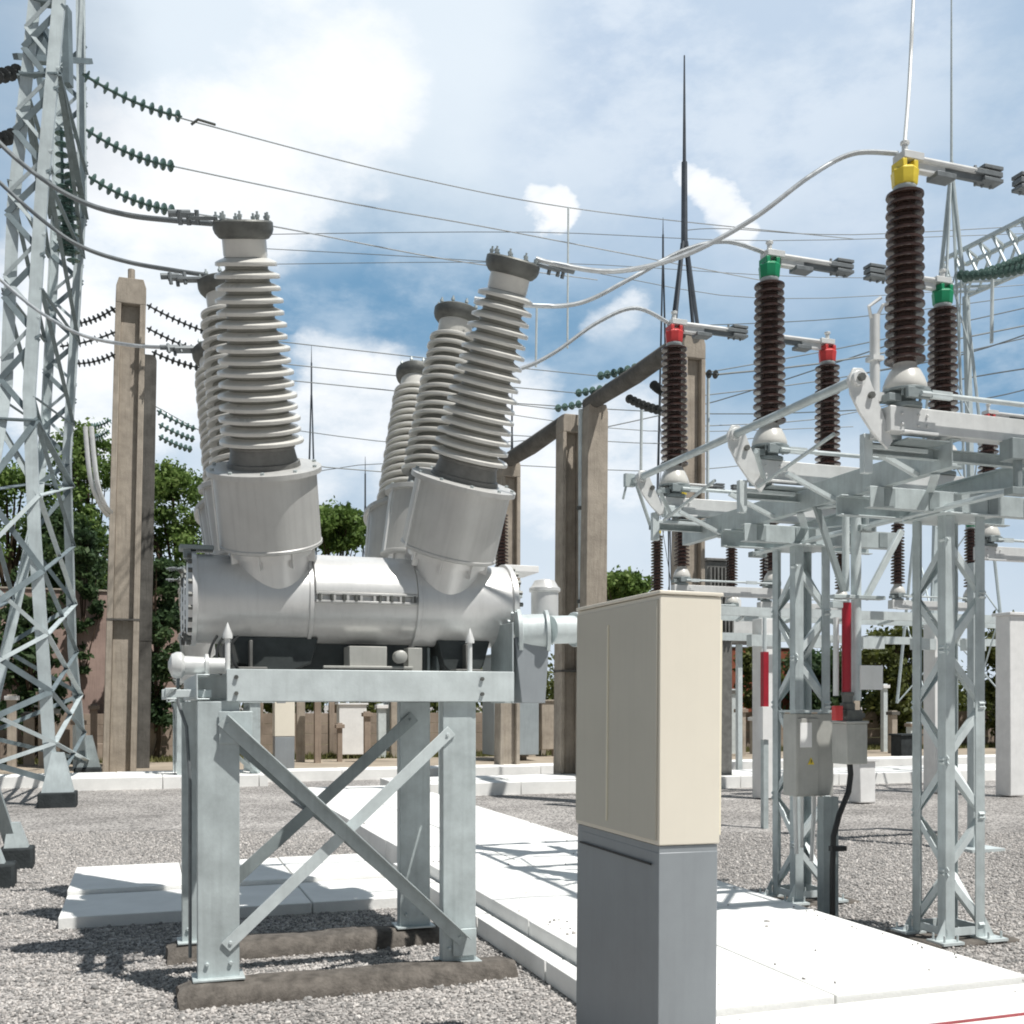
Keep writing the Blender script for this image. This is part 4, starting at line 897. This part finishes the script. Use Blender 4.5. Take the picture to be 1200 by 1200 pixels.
# lattice gantry at the far right
lg = thing('lattice_gantry', 'pale steel lattice gantry beam at the right edge beyond the green capped insulator', 'gantry', tuple(GP(1128, 24)), TH)
ga, gb = W(1118, 345, 25), W(1290, 270, 20)
off = [(-.35, 0), (.35, 0), (.35, .75), (-.35, .75)]
for a, b in off: m = M(); m.bar(ga+U*a+Z*b, gb+U*a+Z*b, .08, .08); m.build('chord', 'tower', lg)
n = 10
for i in range(n):
    m = M()
    for k in range(4):
        a = off[k]; b = off[(k+1) % 4]; P0 = ga.lerp(gb, i/n); P1 = ga.lerp(gb, (i+1)/n); m.bar(P0+U*a[0]+Z*a[1], P1+U*b[0]+Z*b[1], .045, .045)
    m.build('lacing', 'tower', lg)
for sx in (-.35, .35): m = M(); m.bar(V((ga.x, ga.y, G))+U*sx*2.0, ga+U*sx, .12, .12); m.build('leg', 'tower', lg)

# ------------------------------------------------------------------ wires, strings, jumpers
def wire(label, pts, r, mt='cable', cat='wire', name='overhead_wire', group=None, n=8, sides=6):
    m = M(); m.tube(spline([W(*p) for p in pts], n), r, sides); o = m.build(name, mt, sharp=60); tag(o, label, cat, group); return recentre(o)
def string(label, a, b, nd, r, mt, sag=.0, group=None):
    a = W(*a); b = W(*b); m = M(); pts = []
    for i in range(nd*2+1):
        f = i/(nd*2); p = a.lerp(b, f); p.z -= sag*4*f*(1-f); pts.append(p)
    m.tube(pts, r*.22, 6)
    for i in range(nd):
        p = pts[2*i+1]; d = (pts[2*i+2]-pts[2*i]).normalized(); L = (b-a).length/nd
        m.lathe([(r*.25, -L*.30), (r*.4, -L*.12), (r*.95, -L*.02), (r, L*.05), (r*.8, L*.10), (r*.3, L*.12), (r*.25, L*.3)], p, d, 12)
    o = m.build('insulator_string', mt, sharp=50); tag(o, label, 'insulator string', group); return recentre(o)
gs = 'insulator strings on the overhead lines'
for lb, a, b, nd in (('highest glass insulator string on the right of the left lattice tower', (96, 86, 22), (213, 137, 23.5), 11), ('second glass insulator string from the top, right of the left lattice tower', (101, 152, 22), (204, 195, 23.5), 11), ('lowest of three glass insulator strings right of the left lattice tower', (104, 207, 22), (205, 247, 23.5), 11)):
    string(lb, a, b, nd, .13, 'glass_i', .12, gs)
string('short insulator string at the top left corner by the tower', (24, 82, 20), (-8, 90, 19), 4, .13, 'dark_i', .02, gs)
string('short insulator string at the left edge below the top one', (18, 157, 20), (-8, 166, 19), 4, .13, 'dark_i', .02, gs)
for k, (px, y0, y1) in enumerate(((72, 150, 300), (83, 190, 310), (78, 235, 300))):
    string(['tall hanging green glass string inside the left lattice tower', 'hanging green glass string near the right leg inside the left tower', 'short hanging green glass string low inside the left tower'][k], (px, y0, 22.5), (px+3, y1, 22.5), 12, .14, 'glass_i', 0, gs)
gw = 'thin overhead line wires'
wire('overhead wire from the highest string of the left tower', [(212, 137, 23.5), (240, 146, 24), (480, 207, 30), (700, 248, 36), (1000, 280, 44)], .018, 'cable', group=gw)
wire('overhead wire from the second string of the left tower', [(204, 195, 23.5), (420, 240, 29), (590, 270, 34), (900, 330, 42)], .018, 'cable', group=gw)
wire('overhead wire from the lowest string of the left tower', [(205, 247, 23.5), (330, 267, 27), (530, 305, 33), (700, 328, 38)], .018, 'cable', group=gw)
m = M(); m.tube([W(224, 146, 23.6), W(232, 140, 23.6), W(252, 146, 24)], .03, 6); o = m.build('vibration_damper', 'cast'); tag(o, 'small bent damper where the highest wire leaves its string', 'damper'); recentre(o)
for lb, a, b, nd in (('upper insulator string left of the tall concrete post', (135, 361, 27.5), (92, 379, 27), 8), ('middle insulator string left of the tall concrete post', (135, 389, 27.5), (70, 406, 27), 10), ('lower insulator string left of the tall concrete post', (135, 415, 27.5), (90, 426, 27), 8),
                     ('upper insulator string right of the tall concrete post', (172, 357, 27.5), (246, 390, 28.5), 11), ('middle insulator string right of the tall concrete post', (172, 384, 27.5), (246, 415, 28.5), 11), ('lower insulator string right of the tall concrete post', (178, 412, 27.5), (240, 432, 28.5), 9)):
    string(lb, a, b, nd, .10, 'dark_i', .06, gs)
for k, (a, b) in enumerate((((184, 481, 34), (229, 503, 35)), ((186, 497, 34), (228, 515, 35)), ((186, 511, 34), (225, 527, 35)), ((130, 492, 34), (107, 500, 34)), ((128, 504, 34), (110, 513, 34)))):
    string(['top of three far green strings right of the tall concrete post', 'middle of three far green strings right of the tall concrete post', 'bottom of three far green strings right of the tall concrete post', 'upper far green string left of the tall concrete post', 'lower far green string left of the tall concrete post'][k], a, b, 7, .12, 'glass_i', .05, gs)
for k, (a, b) in enumerate((((700, 441, 22), (765, 424, 20.5)), ((674, 461, 23), (742, 446, 21.5)), ((650, 479, 24), (716, 463, 22.5)), ((735, 466, 21), (778, 482, 19.5)), ((765, 450, 20), (782, 460, 19.5)))):
    string(['highest insulator string lying above the right portal beam', 'middle insulator string above the right portal beam', 'lowest insulator string above the right portal beam', 'longer dark insulator string below the right portal beam', 'short dark insulator string below the right portal beam'][k], a, b, 8, .09, 'glass_i' if k < 3 else 'dark_i', .03, gs)
bgw = [[(290, 396, 40), (520, 422, 44), (705, 441, 48)], [(290, 422, 40), (520, 446, 44), (680, 461, 48)], [(290, 441, 40), (500, 462, 44), (655, 480, 48)], [(170, 470, 40), (330, 540, 40), (600, 560, 42)], [(240, 585, 60), (420, 545, 60), (600, 548, 60)],
       [(600, 510, 50), (780, 520, 50), (900, 512, 50)], [(600, 545, 50), (780, 552, 50), (920, 540, 50)], [(690, 505, 40), (840, 470, 40), (1040, 405, 36)], [(820, 438, 40), (1000, 405, 40), (1250, 350, 38)], [(820, 464, 40), (1000, 440, 40), (1250, 385, 38)],
       [(560, 470, 46), (835, 485, 44), (1060, 478, 40)], [(1000, 440, 34), (1130, 415, 32), (1250, 375, 30)], [(1000, 470, 34), (1140, 442, 32), (1250, 425, 30)], [(285, 275, 60), (620, 272, 60), (900, 282, 60), (1250, 272, 60)], [(802, 270, 55), (850, 268, 55), (1000, 275, 55), (1250, 262, 55)], [(285, 290, 60), (640, 312, 60), (900, 350, 60), (1250, 330, 60)]]
for p in bgw: wire('thin distant overhead wire crossing the sky behind the switchgear', p, .022, 'cable_d', group='thin distant wires crossing the sky', n=5, sides=5)
for px, y0, y1, d in ((666, 243, 408, 34.5), (629, 358, 430, 30), (752, 470, 560, 24), (830, 439, 600, 22), (1163, 318, 402, 21.5)):
    wire({666: 'pale vertical dropper wire right of the breaker bushing, the longer one', 629: 'pale vertical dropper wire closest to the right breaker bushing', 752: 'pale vertical dropper left of the red capped insulator', 830: 'pale vertical dropper between the red and green capped insulators', 1163: 'short pale dropper right of the far green capped insulator'}[px], [(px, y0, d), (px-1, y1, d)], .035, 'galv_l', n=2, group='vertical dropper wires')
wire('dropper wire rising from the yellow cap to the top of the frame', [(1072, -40, 8.0), (1066, 90, 7.5), (1060, 170, 7.1), (1059, 192, 7.1)], .013, 'white_m', n=6, group='vertical dropper wires')
gj = 'thick flexible jumper cables'
wire('thick jumper cable from the near right bushing up to the yellow cap', [(628, 303, 7.0), (650, 309, 7.0), (720, 318, 7.0), (800, 300, 7.0), (880, 258, 7.0), (950, 206, 7.0), (1000, 180, 7.05), (1052, 180, 7.1)], .0165, 'cable', 'cable', 'jumper_cable', gj)
wire('thick jumper cable from the middle right bushing up to the green cap', [(556, 350, 8.2), (620, 358, 8.2), (680, 355, 8.25), (740, 326, 8.3), (800, 294, 8.4), (850, 283, 8.5), (896, 296, 8.62)], .0175, 'cable', 'cable', 'jumper_cable', gj)
wire('thick jumper cable from the far right bushing up to the red cap', [(504, 424, 9.7), (560, 440, 9.75), (610, 432, 9.8), (650, 413, 9.85), (700, 378, 9.95), (745, 361, 10.05), (786, 380, 10.17)], .019, 'cable', 'cable', 'jumper_cable', gj)
wire('thick jumper cable from the near left bushing up to the left edge', [(248, 262, 6.5), (200, 258, 6.55), (150, 252, 6.6), (100, 238, 6.7), (50, 210, 6.8), (0, 168, 6.9), (-60, 100, 7)], .0165, 'cable_d', 'cable', 'jumper_cable', gj)
wire('thick jumper cable from the middle left bushing up to the left edge', [(240, 322, 7.9), (205, 317, 7.9), (150, 307, 8), (100, 291, 8.1), (60, 266, 8.2), (0, 214, 8.4), (-60, 150, 8.5)], .0165, 'cable_d', 'cable', 'jumper_cable', gj)
wire('thick jumper cable from the far left bushing passing in front of the concrete post', [(228, 407, 9.3), (190, 407, 9.3), (150, 404, 9.4), (100, 394, 9.6), (60, 374, 9.8), (20, 345, 10), (-40, 290, 10.2)], .0165, 'cable', 'cable', 'jumper_cable', gj)
for k, pts in enumerate(([(100, 500, 26.5), (106, 560, 26.5), (118, 592, 26.8), (126, 604, 27.3)], [(107, 500, 26.5), (113, 560, 26.5), (122, 590, 26.8), (130, 600, 27.3)])):
    wire(['pale drooping cable at the foot of the post strings, the left one', 'pale drooping cable nearest the tall concrete post'][k], pts, .06, 'white_m', 'cable', 'drooping_cable', n=6)

# ------------------------------------------------------------------ trees
def leaf_cloud(name, mt, parent, centers, rads, nleaf, size, T=None):
    n = nleaf; k = np.random.choice(len(centers), n, p=np.array(rads)**2/np.sum(np.array(rads)**2))
    c = np.array(centers)[k]; r = np.array(rads)[k]
    dv = np.random.normal(size=(n, 3)); dv /= np.linalg.norm(dv, axis=1)[:, None]
    p = c+dv*(r*np.abs(np.random.normal(.62, .38, n)))[:, None]*np.array([1, 1, .8])
    a = np.random.normal(size=(n, 3)); a /= np.linalg.norm(a, axis=1)[:, None]; b = np.cross(a, np.random.normal(size=(n, 3))); b /= np.linalg.norm(b, axis=1)[:, None]
    s = size*np.random.uniform(.6, 1.4, n)[:, None]
    P = np.stack([p-a*s, p+b*s*.55, p+a*s, p-b*s*.55], 1).reshape(-1, 3)
    me = bpy.data.meshes.new(name); me.from_pydata(P.tolist(), [], np.arange(4*n).reshape(-1, 4).tolist()); me.materials.append(MT[mt])
    o = bpy.data.objects.new(name, me); C.objects.link(o); o.parent = parent; return o
def tree(label, px, y_top, d, wpx, mt='leaf', nleaf=7000, y_low=None, size=.12, name='tree', cat='tree', nclump=60):
    b = GP(px, d); o = thing(name, label, cat, tuple(b), 0); H = W(px, y_top, d).z-G; rw = wpx/F*d/2
    zl = (W(px, y_low, d).z-G) if y_low else H*.25
    cs = []; rs = []
    for i in range(nclump):
        f = random.random()**.8; z = zl+(H-zl)*f; k = math.sin(math.pi*(.12+.80*f))**.7*rw; a = random.uniform(0, 6.283); q = math.sqrt(random.random())
        cr = rw*random.uniform(.14, .38); cs.append((math.cos(a)*q*k, math.sin(a)*q*k, min(z, H-cr*.6))); rs.append(cr)
    cs.append((random.uniform(-.2, .2)*rw, 0, H-rw*.22)); rs.append(rw*.22)
    leaf_cloud('crown', mt, o, cs, rs, int(nleaf*2.0), size*.85)
    m = M(); m.tube([(0, 0, 0), (.1, .05, zl*.6), (-.05, .1, (zl+H)*.4), (0, 0, H*.8)], [rw*.10, rw*.08, rw*.05, .02], 8)
    for c in cs[::4]: m.tube([(0, 0, max(zl*.6, c[2]*.55)), (c[0]*.5, c[1]*.5, c[2]*.8), c], [rw*.04, rw*.03, .01], 5)
    m.build('trunk', 'bark', o, True)
    return o
tree('broad green tree behind the left lattice tower at the frame edge', 10, 548, 44, 150, 'leaf', 7000, 760)
tree('tall green tree just left of the tall concrete post', 108, 500, 45, 120, 'leaf', 8000, 740)
tree('green tree between the concrete post and the breaker bushings', 208, 545, 46, 110, 'leaf', 8000, 720)
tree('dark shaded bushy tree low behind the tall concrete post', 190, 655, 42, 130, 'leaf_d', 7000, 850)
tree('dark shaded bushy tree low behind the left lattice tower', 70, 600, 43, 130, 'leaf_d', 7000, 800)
tree('dark shrub left of the breaker tank near the far fence', 225, 730, 38, 60, 'leaf_d', 2500, 860, .12)
tree('small tree seen in the gap between left and right breaker bushings', 392, 596, 50, 80, 'leaf', 4500, 640, .14)
tree('small tree right of the paired portal posts above the cabinet', 727, 672, 48, 70, 'leaf', 3500, 700, .13)
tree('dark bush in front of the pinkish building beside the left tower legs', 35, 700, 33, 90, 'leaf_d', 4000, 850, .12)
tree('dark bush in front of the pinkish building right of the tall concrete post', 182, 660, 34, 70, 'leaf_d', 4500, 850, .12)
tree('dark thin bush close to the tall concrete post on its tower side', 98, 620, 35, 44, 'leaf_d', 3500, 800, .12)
tree('olive shrub beside the red brown building', 888, 755, 42, 50, 'leaf_o', 2500, 830, .12)
tree('olive green tree behind the motor box between the columns', 1052, 735, 44, 100, 'leaf_o', 5000, 850, .14)
tree('olive green tree behind the white post at the right edge', 1200, 725, 44, 110, 'leaf_o', 5000, 850, .14)
tree('dark green tree far behind the busbar support', 960, 765, 46, 120, 'leaf_d', 5000, 850, .14)

# ------------------------------------------------------------------ far fence, walls, building
fc = thing('concrete_fence', 'long tan precast concrete panel fence along the far side of the yard', 'fence', (0, 39, G), TH)
FTt = frameT(0, 39)
for k in range(26):
    s = -21+k*2.4
    m = M(FTt); m.box((s, 0, G+1.05), (.18, .2, 2.1)); m.build('post', 'fence', fc, bevel=.01)
    m = M(FTt)
    for r_ in range(4):
        m.box((s+1.2, 0, G+.22+r_*.36), (2.22, .07, .35))
    if k % 3 == 1: m.box((s+.8, -.06, G+1.0), (.4, .05, .3))
    m.build('panel', 'fence', fc, bevel=.006)
o = onebox('utility_building', 'pinkish rendered low building behind the left tower and tall concrete post', 'building', 118, 700, 886, 37, 7.0, 4, 'wallp', 0, 'conc')
m = M(); m.box((-1.6, -2.02, 1.2), (1.0, .06, 2.2)); m.build('door', 'cast', o, True); m = M(); m.box((1.2, -2.02, 1.9), (1.3, .06, 1.1)); m.build('window', 'bluegrey', o, True)
o = onebox('brick_building', 'small red brown building between the foreground cabinet and left column', 'building', 872, 762, 879, 47, 3.6, 3, 'brick', 0, 'conc_beam')
m = M(); m.box((.2, -1.52, .9), (.9, .05, 1.8)); m.build('door', 'cast', o, True)
sh = thing('rubble_items', 'pale concrete blocks and posts stored against the far left fence', 'concrete blocks', tuple(GP(60, 33)), TH)
for k in range(12):
    m = M(); hh = random.uniform(.3, 1.1); m.box((-3+k*.55+random.uniform(-.1, .1), random.uniform(-.6, .6), hh/2), (random.uniform(.2, .4), .3, hh)); m.build('block', 'fence', sh, True, bevel=.01)
# grass along the fence
n = 16000
s = np.random.uniform(-24, 40, n); t = np.random.uniform(-2.4, -.1, n); h = np.random.uniform(.05, .22, n)
bx = s*U.x+t*VV.x; by = 39+s*U.y+t*VV.y; a = np.random.uniform(0, 6.28, n); wv = .03
P = np.stack([np.stack([bx-np.cos(a)*wv, by-np.sin(a)*wv, np.full(n, G)], 1), np.stack([bx+np.cos(a)*wv, by+np.sin(a)*wv, np.full(n, G)], 1), np.stack([bx+np.random.normal(size=n)*.06, by+np.random.normal(size=n)*.06, G+h], 1)], 1).reshape(-1, 3)
me = bpy.data.meshes.new('grass'); me.from_pydata(P.tolist(), [], np.arange(3*n).reshape(-1, 3).tolist()); me.materials.append(MT['grass'])
go = bpy.data.objects.new('grass', me); C.objects.link(go); tag(go, 'dry olive grass along the foot of the far fence', 'grass'); go['kind'] = 'stuff'

# far-off wood behind the fence, one mass
cs = []; rs = []
for k in range(210):
    x = -42+84*k/209; d_ = random.uniform(56, 66)+.33*x; hh = random.uniform(2.2, 4.6)+1.2*math.sin(x*.35)
    cs.append((x, d_, hh*random.uniform(.35, .95)+G)); rs.append(random.uniform(.9, 1.7))
wood = leaf_cloud('treeline', 'leaf_o', None, cs, rs, 42000, .17); tag(wood, 'far-off wood reading as one low green mass beyond the fence', 'treeline'); wood['kind'] = 'stuff'

for px, y0, y1, d, w, mt_, lb in ((412, 826, 850, 35, .9, 'white', 'far white equipment box on a stand seen below the frame beam of the near breaker'), (455, 800, 880, 36, .35, 'galv_l', 'far pale narrow cabinet against the fence below the frame beam'), (640, 822, 878, 36.5, .5, 'conc', 'far tan concrete stub post against the fence right of the breaker')):
    onebox('equipment_box', lb, 'equipment box', px, y0, y1 if y1 > 860 else 884, d, w, .5, mt_)

# stub posts and equipment along the far fence
for k, px in enumerate((352, 372, 398, 430, 447, 462, 612, 622, 636, 650, 660, 858, 868, 885, 1002, 1036, 1046, 1068, 14, 34, 52, 92, 110)):
    d_ = random.uniform(34, 37)+.33*(px-600)/F*36; p = GP(px, d_); h_ = random.uniform(1.1, 2.7); w_ = random.uniform(.14, .30)
    o = thing('stub_post', 'tan concrete stub post standing in front of the far fence', 'concrete post', tuple(p), TH, 'stub posts along the far fence')
    m = M(); m.box((0, 0, h_/2), (w_, w_, h_)); m.build('shaft', random.choice(['fence', 'conc', 'galv_l', 'conc']), o, True, bevel=.01)
    m = M(); m.box((0, -.02, h_-.1), (w_+.12, w_+.1, .12)); m.build('head', random.choice(['fence', 'conc_beam', 'white']), o, True, bevel=.01)
string('upper green glass string at the right edge by the lattice gantry', (1128, 326, 22), (1215, 296, 20), 13, .10, 'glass_i', .05, gs)
string('lower green glass string at the right edge by the lattice gantry', (1122, 322, 22), (1215, 310, 20), 13, .10, 'glass_i', .08, gs)
string('small dark insulator string between the red and green capped insulators', (812, 437, 22), (842, 439, 21.5), 4, .09, 'dark_i', .0, gs)
for p in ([(840, 439, 21.5), (1000, 420, 24), (1250, 372, 28)], [(285, 310, 60), (640, 308, 60), (960, 325, 60), (1250, 322, 60)], [(560, 480, 50), (760, 505, 50), (1000, 500, 50)], [(803, 382, 48), (1000, 372, 46), (1250, 340, 44)], [(290, 496, 50), (480, 520, 50), (640, 515, 50)], [(1112, 474, 34), (1180, 462, 33), (1260, 440, 32)], [(806, 500, 40), (950, 492, 40), (1060, 470, 40)]):
    wire('thin distant overhead wire crossing the sky behind the switchgear', p, .020, 'cable_d', group='thin distant wires crossing the sky', n=5, sides=5)
